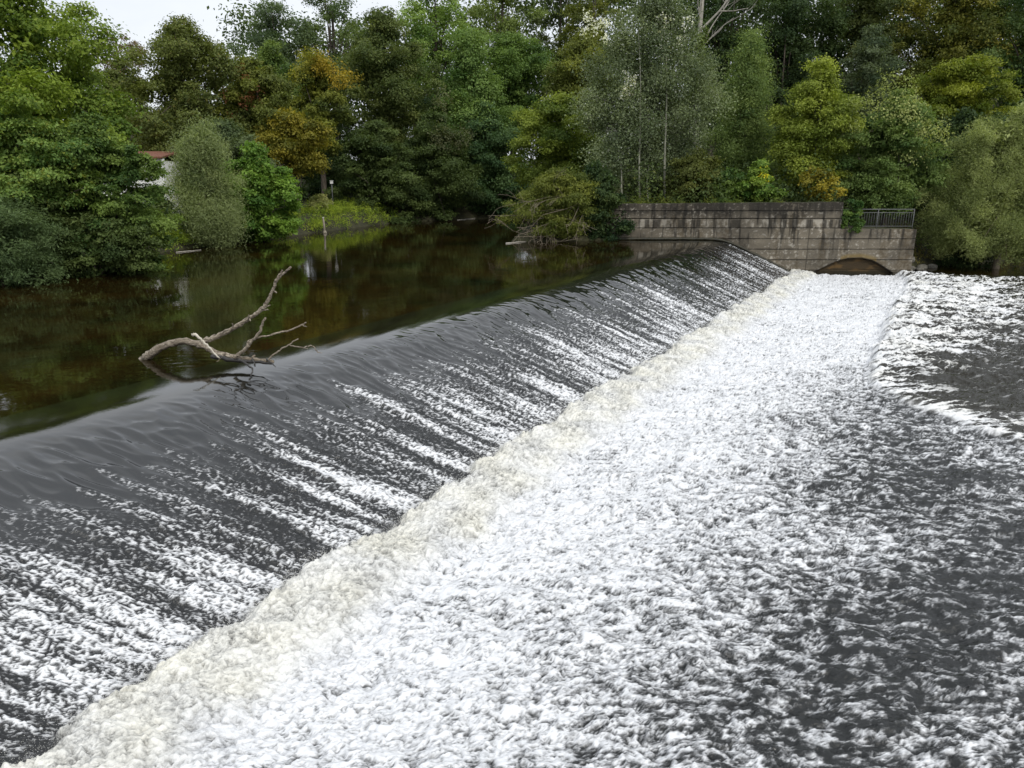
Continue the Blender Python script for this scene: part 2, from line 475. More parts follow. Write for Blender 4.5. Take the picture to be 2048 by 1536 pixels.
    lip = sm(-.15, .3, e) * (1 - sm(.8, 3.2 + 2.5 * Yn, e))
    lum2 = ridge(X * 1.1 + wx, Y * 1.6, 63) * .5 + ridge(X * 2.6, Y * 4 + wy, 64) * .4 + ridge(X * 6, Y * 8, 65) * .25
    z = z + lip * (.10 + .16 * Yn) + jin * .10 * (lum2 - .5) * (.4 + .8 * Yn)
    st = .5 * net(X * .75 + wx * 1.8 + .4 * w3x, Y * 3.9 + wy * 4, 5, 4.2) + .42 * net(X * 1.8 + w3x, Y * 8.5 + wy * 5, 6, 3.6) + ridge(X * .3 + wx, Y * 1.7 + wy * 3, 66) * .35 + ridge(X * 1.7, Y * 9.5 + 4 * wy2, 68) * .15 + .1 * fbm(X * 4.5, Y * 13, 3, 69, .7)
    us = unif(st)
    reach = np.interp(Y, [4, 14, 17.5, 19.5, 21.5, 25, 30, 36, 44], [.9, 1.2, 1.6, 1.7, 2.4, 4.2, 7.5, 10, 13])
    cov_s = .84 - .52 * sm(0, 1, np.clip(e, 0, None) / reach) - .24 * sm(.7, 1.6, e / reach)
    cov_s = cov_s + .16 * fbm(X * .22, Y * .7, 2, 70)
    cov_s = np.maximum(cov_s, .92 * (1 - sm(.1, .35 + 1.5 * Yn, e + .5 * pn(Y * 2.3, X, 72))))
    cov_s = np.clip(cov_s, .07, .97)
    fs = .95 * sm(-.3, .5, us - (1 - cov_s))
    calm = sm(42.4, 43.4, Y) * sm(22.5, 24, X)
    fs = fs * (1 - calm)
    foam_t = ft * (1 - jin) + fs * jin
    foam = foam * (1 - a_in) + foam_t * a_in
    cream = np.maximum(cream, jin * .5 * (.5 + .6 * pn(X * .5, Y * 1.1, 71)) * (1 - .4 * sm(5, 10, e)))
    olive = np.clip(sm(-1.6, -.2, d) * (1 - sm(.6, 2.0, d)) * .0 + (1 - sm(-.6, .5, d)) * .6 + jin * .9, 0, 1)
    # line of foam along the wall foot
    wl = sm(43.0, 43.35, Y) * sm(1.6, 2.4, d) * (1 - sm(4.1, 4.5, d))
    foam = np.maximum(foam, .55 * wl)
    z = z * (1 - calm) + calm * 0
    chop = np.clip(.04 + on_face * rough * .9 + sm(4, 4.5, d) * .8, 0, 1) * (1 - calm)
    return X, z, np.clip(foam, 0, 1), np.clip(cream, 0, 1), olive, chop


ROWS = np.exp(np.linspace(np.log(4.0), np.log(43.56), 1080))


def water_part(name, dcols, mat):
    Yg = np.broadcast_to(ROWS[:, None], (len(ROWS), len(dcols))).astype(np.float32)
    Dg = np.broadcast_to(dcols[None, :], Yg.shape).astype(np.float32)
    X, z, f, c, o, hp = water_field(Dg, Yg)
    V = np.stack([X, Yg, z], -1).reshape(-1, 3)
    F = grid_faces(*Yg.shape)
    ob = mesh_np(name, V, F, [("foam", 'POINT', 'FLOAT', f.ravel()), ("cream", 'POINT', 'FLOAT', c.ravel()), ("olive", 'POINT', 'FLOAT', o.ravel()), ("chop", 'POINT', 'FLOAT', hp.ravel())],
                 smooth=True, mat=mat)
    return tag(ob, kind='structure')


D_CUT = 5.0
CASC = foam_mat("weir_water", (.006, .007, .007), .04, .38, 1.75)
TAIL = foam_mat("tail_water", (.016, .0175, .0175), .16, .30)
water_part("weir_water", np.arange(-1.6, D_CUT + .001, .0165), CASC)
water_part("tail_water", np.concatenate([np.arange(D_CUT, 12, .021), np.linspace(12, 27, 520)]), TAIL)

# upstream pool, joined to the crest
ys = np.concatenate([np.linspace(-12, 3.9, 12), ROWS[::12], np.linspace(44, 90, 60)])
rows = []
for y in ys:
    xr = crest(min(y, 43.56)) - 1.58 if y <= 43.56 else min(6 + (y - 43.5) * 1.2, 45)
    rows.append(np.stack([np.linspace(-70, xr, 60), np.full(60, y), np.full(60, UP - .0012)], -1))
tag(mesh_np("river", np.concatenate(rows), grid_faces(len(ys), 60), smooth=True, mat=POOL), kind='structure')
# calm backwater past the end of the wall, and the river on downstream
V = []
for y in np.linspace(43.45, 60, 12):
    for x in np.linspace(22.6, 90, 12): V.append((x, y, -.004))
tag(mesh_np("backwater", np.array(V), grid_faces(12, 12), smooth=True, mat=POOL), kind='structure')

# ------------------------------------------------------------------ terrain
UPOLY = np.array([(-75, -20), (-60, 6), (-28, 15), (-20, 21), (-17.6, 25.3), (-17.0, 33), (-16.5, 37.5), (-15.2, 41.8), (-13.4, 46.3), (-10.6, 55), (-8.5, 60),
                  (-3, 65), (3, 68), (12, 71), (30, 76), (45, 78), (45, 70), (28, 66), (12, 59), (4, 52), (.6, 46), (-.2, 42.6), (2, 42.3), (6, 43.4), (13.5, 43.5), (-22.1, -20)], float)
DPOLY = np.array([(-22.1, -20), (13.5, 43.5), (13.5, 44.2), (23.2, 44.2), (24.5, 46.3), (27, 48.2), (34, 51.5), (60, 55), (95, 58), (95, -20)], float)


def in_poly(x, y, P):
    c = np.zeros(x.shape, bool); n = len(P)
    for i in range(n):
        x1, y1 = P[i]; x2, y2 = P[(i + 1) % n]
        if y1 == y2: continue
        c ^= ((y1 > y) != (y2 > y)) & (x < (x2 - x1) * (y - y1) / (y2 - y1) + x1)
    return c


def dist_poly(x, y, P):
    dm = np.full(x.shape, 1e9); n = len(P)
    for i in range(n):
        a = P[i]; b = P[(i + 1) % n]; ab = b - a
        t = np.clip(((x - a[0]) * ab[0] + (y - a[1]) * ab[1]) / (ab @ ab), 0, 1)
        dm = np.minimum(dm, np.hypot(x - a[0] - t * ab[0], y - a[1] - t * ab[1]))
    return dm


def ground(x, y):
    x = np.asarray(x, float); y = np.asarray(y, float); x, y = np.broadcast_arrays(x, y)
    iu = in_poly(x, y, UPOLY); idn = in_poly(x, y, DPOLY)
    du = dist_poly(x, y, UPOLY); dd = dist_poly(x, y, DPOLY)
    # land height
    right = sm(-2, 6, x) * sm(41, 46, y)
    hill = 11 * sm(50, 95, y) * sm(2, 30, x) + 2.0 * sm(60, 100, y) + 3 * sm(90, 220, np.hypot(x, y))
    lowr = sm(18.5, 19.3, x)
    base_r = 3.85 * (1 - lowr) + 2.5 * lowr
    zb = 2.0 + np.minimum(du * .55, .9) + np.minimum(np.maximum(du - 2, 0) * .06, 1.2)
    near_right = sm(22.8, 24.0, x)
    zr = base_r * (1 - near_right) + near_right * np.minimum(.15 + dd * .75, 4 + 0 * dd)
    zr = np.where(x < 6, np.minimum(zr, 2.0 + du * .8), zr)
    zr = np.where(y > 52, np.minimum(zr, np.maximum(2.0 + du * .8, zr * sm(22, 24, x))), zr)
    z = np.where((x > -1) & (y > 42) & (y < 75) & ~((y > 60) & (x < 3)), zr, zb)
    z = z + hill * np.clip(np.minimum(du, dd) / 6, 0, 1)
    z = z + .12 * fbm(x * .4, y * .4, 3, 90)
    z = np.where(iu, np.maximum(UP - .1 - du * .9, UP - 1.0), z)
    z = np.where(idn, -np.minimum(.1 + dd * .8, 1.2), z)
    z = np.where((y < 44.05) & (x > 5.5) & (x < 23.5) & ~iu, -1.2, z)
    # weir body below the sheet of water
    d = x - crest(y)
    prof = np.clip(UP - .475 * np.maximum(d, 0), -.6, UP) - .75
    z = np.where((y < 44) & (d > -2), np.minimum(z, prof), z)
    return z


gx = np.concatenate([np.linspace(-600, -80, 14), np.arange(-75, 95, .55), np.linspace(100, 600, 14)])
gy = np.concatenate([np.linspace(-300, -20, 8), np.arange(-18, 20, 1.4), np.arange(20, 110, .5), np.linspace(115, 700, 16)])
GX, GY = np.meshgrid(gx, gy)
GZ = ground(GX, GY)
tag(mesh_np("ground", np.stack([GX, GY, GZ], -1).reshape(-1, 3), grid_faces(len(gy), len(gx)), smooth=True, mat=GROUND), kind='structure')


def gz(x, y): return float(ground(np.array([x]), np.array([y]))[0])


# ------------------------------------------------------------------ foliage
GAIN = np.array([2.55, 2.3, 1.9])


def unit(v): return v / (np.linalg.norm(v, axis=-1, keepdims=True) + 1e-9)


def leaves(rng, C, RR, n, size, aspect, cols, K=11, spread=.27, upb=.45, rnd=.42, droop=.35, accent=None, shell=.82, lobevar=.16):
    """C lobe centres (L,3), RR lobe radii (L,3); n leaves in all -> V, F, tint"""
    Lc = len(C)
    vol = np.prod(RR, 1) ** (2 / 3); p = vol / vol.sum()
    idx = rng.choice(Lc, n, p=p)
    sd = rng.normal(size=(Lc, K, 3)); sd[..., 2] += .35; sd = unit(sd)
    kk = rng.integers(0, K, n)
    dirs = sd[idx, kk]
    P = C[idx] + RR[idx] * (dirs * shell * rng.uniform(.75, 1.1, (n, 1)) + spread * rng.normal(size=(n, 3)))
    nrm = unit(.6 * dirs + np.array([0, 0, upb]) + rnd * rng.normal(size=(n, 3)))
    ax = rng.normal(size=(n, 3)) + .5 * dirs; ax[:, 2] -= droop
    ax = unit(ax - nrm * np.sum(ax * nrm, 1, keepdims=True))
    sdv = np.cross(nrm, ax)
    s = size * rng.uniform(.65, 1.3, (n, 1))
    V = np.stack([P, P + .45 * s * ax + aspect * s * .5 * sdv + .1 * s * nrm, P + s * ax, P + .45 * s * ax - aspect * s * .5 * sdv + .1 * s * nrm], 1).reshape(-1, 3)
    F = np.arange(n * 4).reshape(n, 4)
    c0, c1 = np.array(cols[0]) * GAIN, np.array(cols[1]) * GAIN
    lv = rng.normal(.5, lobevar * 1.6, Lc)[idx] + rng.normal(0, .13, (Lc, K))[idx, kk] + rng.normal(0, .12, n)
    lv = np.clip(lv, -.1, 1.15)[:, None]
    T = c0 + (c1 - c0) * lv
    T = T * np.exp(rng.normal(0, .10, (n, 1)))
    if accent is not None:
        ac, frac = accent
        msk = rng.random(n) < frac
        T[msk] = np.array(ac) * np.exp(rng.normal(0, .15, (msk.sum(), 1)))
    return V, F, np.clip(T, .003, .8)


def leaf_obj(name, parts, parent=None):
    V = np.concatenate([p[0] for p in parts]); T = np.concatenate([p[2] for p in parts])
    F = np.arange(len(V)).reshape(-1, 4)
    return mesh_np(name, V, F, [("tint", 'FACE', 'FLOAT_COLOR', T)], mat=LEAF, parent=parent)


SHAPES = {
    'round': lambda h: np.sqrt(np.clip(1 - (2 * h - 1) ** 2, 0, 1)) ** .8,
    'dome': lambda h: np.clip(1 - h ** 2.6, 0, 1) ** .6 * (.72 + .28 * np.clip(h / .25, 0, 1)),
    'spire': lambda h: np.clip(1 - h, 0, 1) ** .75 * np.clip(.55 + h * 2.2, 0, 1),
    'bell': lambda h: np.clip(1 - h ** 2.2, 0, 1) ** .5 * np.clip(.85 + h, 0, 1),
    'egg': lambda h: np.clip(np.sin(np.pi * np.clip(h, 0, 1) ** .72), 0, 1) ** .75,
    'column': lambda h: np.clip(1 - h ** 4, 0, 1) ** .5 * np.clip(.6 + h * 1.6, 0, 1),
}


def lobes(rng, cx, cy, z0, z1, rx, ry, shape, nl, lr, flat, inner=.35, wob=.18):
    f = SHAPES[shape]
    hs = np.linspace(.0, 1, 200); wt = f(hs) + .08; wt /= wt.sum()
    uq = (rng.permutation(nl) + rng.random(nl)) / nl
    h = np.clip(np.interp(uq, np.cumsum(wt), hs), 0, 1)
    th = (np.argsort(np.argsort(h)) * 2.39996 + rng.normal(0, .35, nl)) % (2 * np.pi)
    rad = np.where(rng.random(nl) < inner, rng.uniform(.1, .6, nl), rng.uniform(.72, 1.02, nl))
    prof = f(h) * (1 + wob * pn(th * 1.1 + 3, h * 4, rng.integers(1, 90)))
    lrad = lr * rng.uniform(.65, 1.35, nl)
    k = np.maximum(prof * rad - .35 * lrad / max(rx, .1), 0)
    C = np.stack([cx + rx * k * np.cos(th), cy + ry * k * np.sin(th), z0 + (z1 - z0) * h - .3 * lrad * (h > .8)], 1)
    RR = np.stack([lrad, lrad, lrad * flat], 1)
    return C, RR


def trunk_mb(rng, base, top, r0, targets, mat_r=.35, bend=.25):
    mb = MB()
    base = np.array(base, float); top = np.array(top, float)
    n = 9; t = np.linspace(0, 1, n)[:, None]
    P = base + (top - base) * t
    P[1:, :2] += np.cumsum(rng.normal(0, bend / n, (n - 1, 2)), 0)
    rr = r0 * (1 - .85 * t[:, 0]); rr[0] *= 1.35
    mb.tube(P, rr, 8)
    for q in targets:
        f = rng.uniform(.25, .8)
        s = P[0] + (P[-1] - P[0]) * f
        i = f * (n - 1); i0 = int(i); s = P[i0] + (P[min(i0 + 1, n - 1)] - P[i0]) * (i - i0)
        mid = (s + q) / 2 + np.array([0, 0, .08 * np.linalg.norm(q - s)]) + rng.normal(0, .12, 3)
        rb = r0 * (1 - .85 * f) * .5
        mb.tube(np.array([s, (s + mid) / 2 + rng.normal(0, .05, 3), mid, (mid + q) / 2, q]), np.linspace(rb, max(.012, rb * .2), 5), 5)
    return mb


SEED = [100]
GREENG = "trees on the wooded banks"


def tree(name, label, cat, px, Y, shape, cols, n, size, aspect=.62, nl=36, lr=.27, flat=.62, ry=None, trunk=BARK, accent=None, r0=None,
         group=GREENG, core=.25, lean=0, K=11, spread=.27, rnd=.42, upb=.45, droop=.35, inner=.35, limbs=9, extra_trunks=(), extra=None, wob=.18, minz=None, basez=-9, lobevar=.2):
    SEED[0] += 1; rng = np.random.default_rng(SEED[0])
    x0, x1, yt, yb = px
    cx = W((x0 + x1) / 2, (yt + yb) / 2, Y)[0]
    rx = (W(x1, (yt + yb) / 2, Y)[0] - W(x0, (yt + yb) / 2, Y)[0]) / 2
    zt = W((x0 + x1) / 2, yt, Y)[1]; zb = W((x0 + x1) / 2, yb, Y)[1]
    rx *= 1.13 if Y < 62 else 1.28; n = n * (1.6 if Y < 62 else 1.8); size *= .84 if aspect > .3 else .95
    ry = ry or min(rx * .85, 5.5)
    g = gz(cx, Y)
    if minz is not None: zb = max(zb, minz)
    base = np.array([cx + lean, Y, max(min(g, zb + .5) - .1, basez)])
    root = empty(name, base, label, cat, group)
    lrr = lr * (rx + ry) / 2 if lr < 1 else lr
    C, RR = lobes(rng, cx, Y, zb, zt, rx, ry, shape, nl, lrr, flat, inner, wob)
    parts = [leaves(rng, C, RR, int(n), size, aspect, cols, K, spread, upb, rnd, droop, accent, .82, lobevar)]
    if core:
        nc = int(n * core / 3)
        ci = C.copy(); cc = np.array([cx, Y, 0]); ci[:, :2] = cc[:2] + (ci[:, :2] - cc[:2]) * .5
        parts.append(leaves(rng, ci, RR * .8, nc, max(size * 1.7, .2), max(aspect, .5), cols, K, .35, .2, 1.0, .2, None))
    if extra:
        for (ex, ey, erx, ez, ecols, en) in extra:
            exx, ezz = W(ex, ey, Y - ry * .7)
            rw = erx * Y / FPX
            CC = np.array([exx, Y - ry * .55, ezz]) + rng.normal(0, 1, (7, 3)) * np.array([rw * .5, rw * .3, rw * ez * .5])
            parts.append(leaves(rng, CC, np.full((7, 3), rw * .45), en, size, aspect, ecols))
    leaf_obj("crown", parts, root)
    outer = C[rng.choice(len(C), min(limbs, len(C)), replace=False)]
    tb = trunk_mb(rng, base, (cx, Y, zb + (zt - zb) * .8), r0 or max(.06, .022 * (zt - base[2])), outer)
    tb.build("trunk", trunk, root, smooth=True)
    for (tx, ty0, ty1, rr) in extra_trunks:
        mb = MB()
        a, az = W(tx, ty0, Y - ry * .95); b, bz = W(tx + rng.uniform(-4, 4), ty1, Y - ry * .6)
        tt = np.linspace(0, 1, 8)[:, None]
        Pp = np.array([a, Y - ry * .95, min(az, gz(a, Y - ry * .95) if Y > 45 else az)]) * (1 - tt) + np.array([b, Y - ry * .6, bz]) * tt
        Pp[:, 0] += np.cumsum(rng.normal(0, .03, 8))
        mb.tube(Pp, np.linspace(rr, rr * .3, 8), 7)
        mb.build("trunk", trunk, root, smooth=True)
    return root


def bare_branches(mb, rng, p, d, ln, r, depth, spread=.6, up=.1, segs=4, minr=.004):
    P = [p]; dd = d / np.linalg.norm(d)
    for i in range(segs):
        dd = dd + rng.normal(0, .13, 3) + np.array([0, 0, up * .25]); dd /= np.linalg.norm(dd)
        P.append(P[-1] + dd * ln / segs)
    mb.tube(np.array(P), np.linspace(r, max(minr, r * .45), segs + 1), 5, cap=False)
    if depth > 0:
        for _ in range(rng.integers(2, 4)):
            i = rng.integers(1, segs + 1)
            nd = dd + rng.normal(0, spread, 3); nd[2] += up
            bare_branches(mb, rng, P[i], nd, ln * rng.uniform(.5, .75), max(minr, r * .5), depth - 1, spread, up, segs, minr)


# colours (base colours of the leaves themselves)
BRIGHT = ((.042, .075, .015), (.10, .145, .024))
MAPLE = ((.028, .056, .017), (.066, .105, .028))
DKMAPLE = ((.019, .034, .012), (.045, .068, .024))
OLIVE = ((.034, .048, .016), (.071, .092, .028))
OLIVEY = ((.044, .060, .018), (.092, .112, .026))
YELLOW = ((.065, .080, .017), (.125, .13, .023))
ORANGE = ((.095, .085, .013), (.165, .135, .019))
MID = ((.028, .055, .016), (.070, .105, .030))
LIGHT = ((.045, .085, .025), (.10, .155, .045))
DARK = ((.012, .026, .012), (.034, .056, .022))  # also stands in for shade in the gap behind the marker post
GREYG = ((.044, .064, .040), (.092, .122, .078))
WILLOW = ((.060, .085, .042), (.128, .165, .085))
WILLOWR = ((.062, .085, .036), (.145, .18, .085))
LIME = ((.058, .085, .017), (.115, .15, .030))
AUT = ((.048, .054, .016), (.095, .095, .026))
GOLD = ((.055, .064, .014), (.145, .135, .022))
RED = ((.06, .028, .014), (.11, .05, .022))

T = tree
# ---- left bank, nearest
T('broadleaf_tree', 'tallest yellow-green leafy tree filling the top left corner', 'tree', (-230, 212, -120, 400), 31, 'dome', BRIGHT, 60000, .17, nl=64, lr=.20, flat=.55, ry=5.0, r0=.3,
  accent=((.18, .22, .03), .06))
T('broadleaf_tree', 'bushy maple with layered branches reaching down to the left bank water', 'tree', (62, 326, 225, 540), 29.5, 'dome', MAPLE, 46000, .14, nl=64, lr=.23, flat=.42, ry=2.2, accent=((.12, .16, .03), .05), extra=[(268, 325, 24, 1.3, MAPLE, 2600)])
T('broadleaf_tree', 'light green sapling in front of the tallest left tree, above the dark undergrowth', 'tree', (-60, 165, 215, 400), 28.0, 'dome', LIGHT, 20000, .14, nl=34, lr=.28, flat=.4, ry=1.8, accent=((.17, .2, .03), .12))
T('broadleaf_tree', 'dark lower maple at the left edge under the light green sapling', 'tree', (-120, 110, 330, 500), 27.5, 'dome', DKMAPLE, 16000, .14, nl=34, lr=.28, flat=.45, ry=1.6)
T('shrub', 'grey-green willow shrub hanging over the water at the left edge', 'shrub', (-120, 105, 385, 560), 25.6, 'dome', ((.026, .046, .021), (.056, .088, .042)), 26000, .12, .3, nl=42, lr=.3, flat=.6, ry=1.5, group="shrubs on the banks")
T('broadleaf_tree', 'low dark bush between the left edge shrub and the layered maple at the waterline', 'bush', (90, 300, 430, 548), 28.2, 'dome', DKMAPLE, 20000, .13, nl=36, lr=.26, flat=.5, ry=1.4, group="shrubs on the banks")
# ---- left middle distance
T('chestnut_tree', 'big domed olive chestnut standing alone against the sky', 'tree', (252, 500, 38, 345), 52, 'bell', OLIVE, 46000, .20, nl=90, lr=.19, flat=.55, ry=4.5, accent=((.14, .13, .03), .05))
T('broadleaf_tree', 'olive-yellow tree with a red leaf patch right of the domed chestnut', 'tree', (428, 598, 118, 330), 53, 'dome', OLIVEY, 26000, .19, nl=44, lr=.24, ry=2.6, extra=[(478, 215, 32, 1.3, RED, 300)])
T('broadleaf_tree', 'yellow-leaved tree hanging over the dark gap behind the grassy bank', 'tree', (518, 655, 222, 345), 51.5, 'round', GOLD, 15000, .19, nl=34, lr=.28, ry=2.2, core=.15, minz=5.0)
T('broadleaf_tree', 'golden orange-topped tree between olive tree and dark tall oak', 'tree', (572, 700, 105, 300), 60, 'dome', ((.038, .055, .015), (.09, .108, .022)), 18000, .22, nl=36, lr=.27, ry=2.4, extra=[(655, 135, 42, .8, ORANGE, 1300), (610, 140, 35, .8, YELLOW, 1100)])
T('shrub', 'dull green elder thicket behind the silvery willow bush', 'shrub', (352, 545, 235, 420), 47, 'dome', ((.035, .055, .028), (.07, .095, .05)), 22000, .17, nl=40, lr=.25, ry=2.2, group="shrubs on the banks")
T('willow_bush', 'tall silvery willow bush standing at the left waterline', 'shrub', (350, 480, 262, 500), 39.5, 'egg', WILLOW, 42000, .17, .17, nl=54, lr=.33, flat=1.1, ry=1.7, wob=.5, K=16, spread=.42, rnd=.7, upb=.4, droop=-.9, group="shrubs on the banks", limbs=14, trunk=TWIG)
T('broadleaf_tree', 'bright green young sycamore at the water right of the silvery willow', 'tree', (440, 592, 292, 480), 42.5, 'egg', ((.034, .075, .016), (.085, .15, .03)), 26000, .17, .75, nl=50, lr=.25, flat=.5, ry=1.9, accent=((.15, .19, .03), .05))
T('shrub', 'dark low bush below the white house wall', 'shrub', (296, 345, 362, 490), 42, 'dome', DKMAPLE, 9000, .15, nl=26, lr=.3, ry=.9, group="shrubs on the banks")
T('broadleaf_tree', 'dull olive tree between the tallest left tree and the domed chestnut', 'tree', (185, 310, 105, 330), 58, 'egg', OLIVE, 12000, .2, nl=40, lr=.27, ry=2.4)
# ---- skyline, left to centre
T('bare_topped_tree', 'thin reddish-brown tree behind the tallest left tree', 'tree', (195, 280, 55, 200), 64, 'round', ((.05, .04, .022), (.085, .066, .036)), 3400, .17, nl=34, lr=.25, ry=1.7, core=0, limbs=24, inner=.1)
T('broadleaf_tree', 'bluish-green loose tree on the skyline right of the open sky', 'tree', (452, 640, 0, 220), 78, 'dome', ((.030, .05, .030), (.06, .09, .05)), 17000, .24, nl=46, lr=.22, ry=4, core=.1, limbs=20)
T('broadleaf_tree', 'open tree with sky showing between its dark branches, left of the tall oak', 'tree', (590, 740, -40, 190), 80, 'dome', ((.03, .052, .022), (.065, .095, .035)), 9000, .24, nl=40, lr=.22, ry=4, core=0, limbs=26)
T('broadleaf_tree', 'dark green rounded trees crown below the bluish skyline tree', 'tree', (478, 610, 80, 300), 68, 'dome', MID, 13000, .22, nl=32, lr=.26, ry=3)
T('oak_tree', 'tall dark oak rising from the far bank left of centre', 'tree', (678, 862, 5, 340), 67, 'egg', ((.026, .044, .016), (.062, .082, .028)), 36000, .22, nl=80, lr=.25, flat=.55, ry=4)
T('broadleaf_tree', 'high green crown on the skyline behind the tall oak', 'tree', (790, 950, -70, 240), 84, 'dome', LIGHT, 15000, .26, nl=40, lr=.25, ry=4)
T('ash_tree', 'light green ash with a pointed top at centre', 'tree', (858, 1025, 62, 320), 69, 'spire', ((.035, .07, .022), (.085, .135, .045)), 30000, .22, nl=70, lr=.30, ry=3.5, wob=.35)
T('broadleaf_tree', 'broad domed green tree behind the pointed ash', 'tree', (930, 1120, 62, 270), 75, 'dome', ((.03, .06, .018), (.07, .115, .032)), 28000, .24, nl=66, lr=.22, flat=.5, ry=4.5)
T('broadleaf_tree', 'green skyline tree above the broad domed tree', 'tree', (920, 1090, -90, 200), 90, 'dome', ((.04, .065, .022), (.085, .12, .04)), 14000, .28, nl=40, lr=.25, ry=4, core=.12)
T('broadleaf_tree', 'dark skyline tree left of the white poplar top', 'tree', (1050, 1190, -80, 240), 92, 'dome', ((.03, .045, .022), (.06, .08, .035)), 10000, .28, nl=36, lr=.25, ry=4, core=.08)
T('broadleaf_tree', 'brown autumn tree on the skyline touching the white poplar', 'tree', (1130, 1250, -60, 180), 86, 'dome', OLIVEY, 9000, .26, nl=30, lr=.27, ry=3)
T('broadleaf_tree', 'yellowing tree squeezed between domed tree and white poplar', 'tree', (1110, 1215, 70, 230), 72, 'egg', OLIVEY, 14000, .22, nl=40, lr=.3, ry=2.4)
# ---- far bank, over the water
T('broadleaf_tree', 'left dark round maple overhanging the far water beside the marker post', 'tree', (668, 838, 235, 462), 60.5, 'dome', DKMAPLE, 36000, .20, nl=80, lr=.22, flat=.45, ry=3.2)
T('broadleaf_tree', 'middle dark maple with dull purple-brown top over the far water', 'tree', (790, 945, 215, 455), 63, 'egg', DKMAPLE, 28000, .20, nl=70, lr=.25, flat=.5, ry=3.0, extra=[(880, 265, 48, .9, ((.036, .045, .025), (.06, .07, .04)), 1500)])
T('broadleaf_tree', 'dark maple at the bend of the river left of the bare-twig willow', 'tree', (895, 1045, 200, 450), 67, 'egg', ((.018, .04, .018), (.045, .08, .034)), 28000, .21, nl=70, lr=.26, flat=.5, ry=3.2)
T('maple_tree', 'mid-green maple with yellow-green top above the bare-twig willow', 'tree', (1025, 1215, 185, 390), 56, 'egg', ((.036, .062, .014), (.092, .125, .024)), 32000, .19, nl=70, lr=.25, flat=.5, ry=3)
T('broadleaf_tree', 'added dark tree filling the shaded gap behind the marker post', 'tree', (560, 730, 225, 408), 66, 'dome', DARK, 22000, .22, nl=50, lr=.25, ry=3)  # added to darken the gap under the trees; shade put into leaf colour
T('broadleaf_tree', 'dark tree closing the wood between pointed ash and middle dark maple', 'tree', (800, 1010, 160, 400), 76, 'dome', DARK, 24000, .25, nl=56, lr=.25, ry=3)
# ---- right bank
T('poplar_tree', 'tall white poplar with silvery leaves and pale thin trunks behind the wall', 'tree', (1165, 1432, -50, 395), 49, 'egg', GREYG, 56000, .15, .7, nl=110, lr=.24, flat=.8, ry=2.4, K=16, spread=.4, rnd=.7, upb=.4, accent=((.36, .38, .33), .035), trunk=PALE, core=.12,
  extra_trunks=[(1330, 392, 110, .085), (1279, 400, 60, .07), (1243, 402, 300, .07), (1296, 402, 330, .05)], limbs=16,
  extra=[(1262, 175, 26, 1.4, ((.36, .38, .33), (.5, .52, .46)), 420), (1200, 45, 26, 1.2, ((.36, .38, .33), (.5, .52, .46)), 300), (1345, 60, 30, 1.2, ((.36, .38, .33), (.5, .52, .46)), 360)])
T('willow', 'sprawling willow with bare twigs leaning over the pool left of the wall', 'tree', (1020, 1215, 335, 470), 43.0, 'dome', ((.038, .055, .014), (.095, .115, .028)), 24000, .15, .4, nl=50, lr=.27, flat=.5, ry=1.5, droop=.6, trunk=TWIG)
T('broadleaf_tree', 'dark leafy bush hanging over the left end of the concrete wall', 'bush', (1120, 1262, 330, 478), 43.4, 'dome', DARK, 20000, .15, nl=40, lr=.26, ry=1.1, group="shrubs on the banks")
T('acacia_tree', 'feathery spire-shaped tree right of the white poplar', 'tree', (1412, 1572, 52, 385), 53, 'spire', ((.04, .07, .026), (.095, .135, .05)), 38000, .15, .45, nl=84, lr=.33, flat=.6, ry=2.4, K=14, wob=.4, spread=.36)
T('lime_tree', 'bright yellow-green young tree above the middle of the wall', 'tree', (1556, 1712, 118, 385), 48.5, 'egg', LIME, 30000, .16, .75, nl=60, lr=.26, flat=.55, ry=2.0, K=14, spread=.34, core=.12, trunk=PALE)
T('broadleaf_tree', 'green tree with a pale leafy top behind the railing', 'tree', (1684, 1888, 185, 425), 47.5, 'egg', ((.032, .062, .020), (.08, .12, .042)), 34000, .16, .7, nl=64, lr=.25, flat=.5, ry=2.2, extra=[(1800, 250, 70, 1.1, ((.10, .13, .055), (.17, .2, .09)), 3000)])
T('willow_tree', 'large grey-green willow bush overhanging the right end of the wall', 'shrub', (1855, 2190, 218, 508), 46.5, 'dome', WILLOWR, 95000, .17, .2, nl=210, lr=.14, flat=1.0, ry=2.4, K=12, spread=.34, lobevar=.24, wob=.3, rnd=.7, upb=.4, droop=-.3, trunk=TWIG, limbs=20, group="shrubs on the banks")
T('shrub', 'low dark bush on the bank under the large willow', 'shrub', (1862, 1990, 462, 535), 48, 'dome', DARK, 5000, .16, nl=24, lr=.3, ry=.9, group="shrubs on the banks")
T('broadleaf_tree', 'yellow-green maple above the large willow', 'tree', (1825, 2035, 108, 280), 57, 'dome', ((.05, .075, .012), (.115, .14, .022)), 26000, .19, nl=56, lr=.23, flat=.5, ry=2.6)
T('broadleaf_tree', 'slim grey-green tree behind the gap between the lime tree and pale-topped tree', 'tree', (1672, 1795, 55, 260), 60, 'egg', ((.028, .045, .028), (.06, .082, .05)), 15000, .19, .5, nl=44, lr=.3, ry=2)
T('broadleaf_tree', 'golden-tinged oak at the top right of the hillside', 'tree', (1800, 2010, -60, 190), 69, 'dome', ((.034, .048, .012), (.085, .092, .02)), 28000, .22, nl=60, lr=.23, ry=4)
T('broadleaf_tree', 'very dark tree on the hillside right of the dead tree', 'tree', (1490, 1660, -110, 230), 72, 'dome', DARK, 30000, .24, nl=66, lr=.24, ry=4.5)
T('broadleaf_tree', 'dark oak between the very dark tree and golden-tinged oak', 'tree', (1640, 1830, -110, 230), 73, 'dome', ((.02, .035, .014), (.055, .07, .024)), 32000, .24, nl=70, lr=.23, ry=4.5)
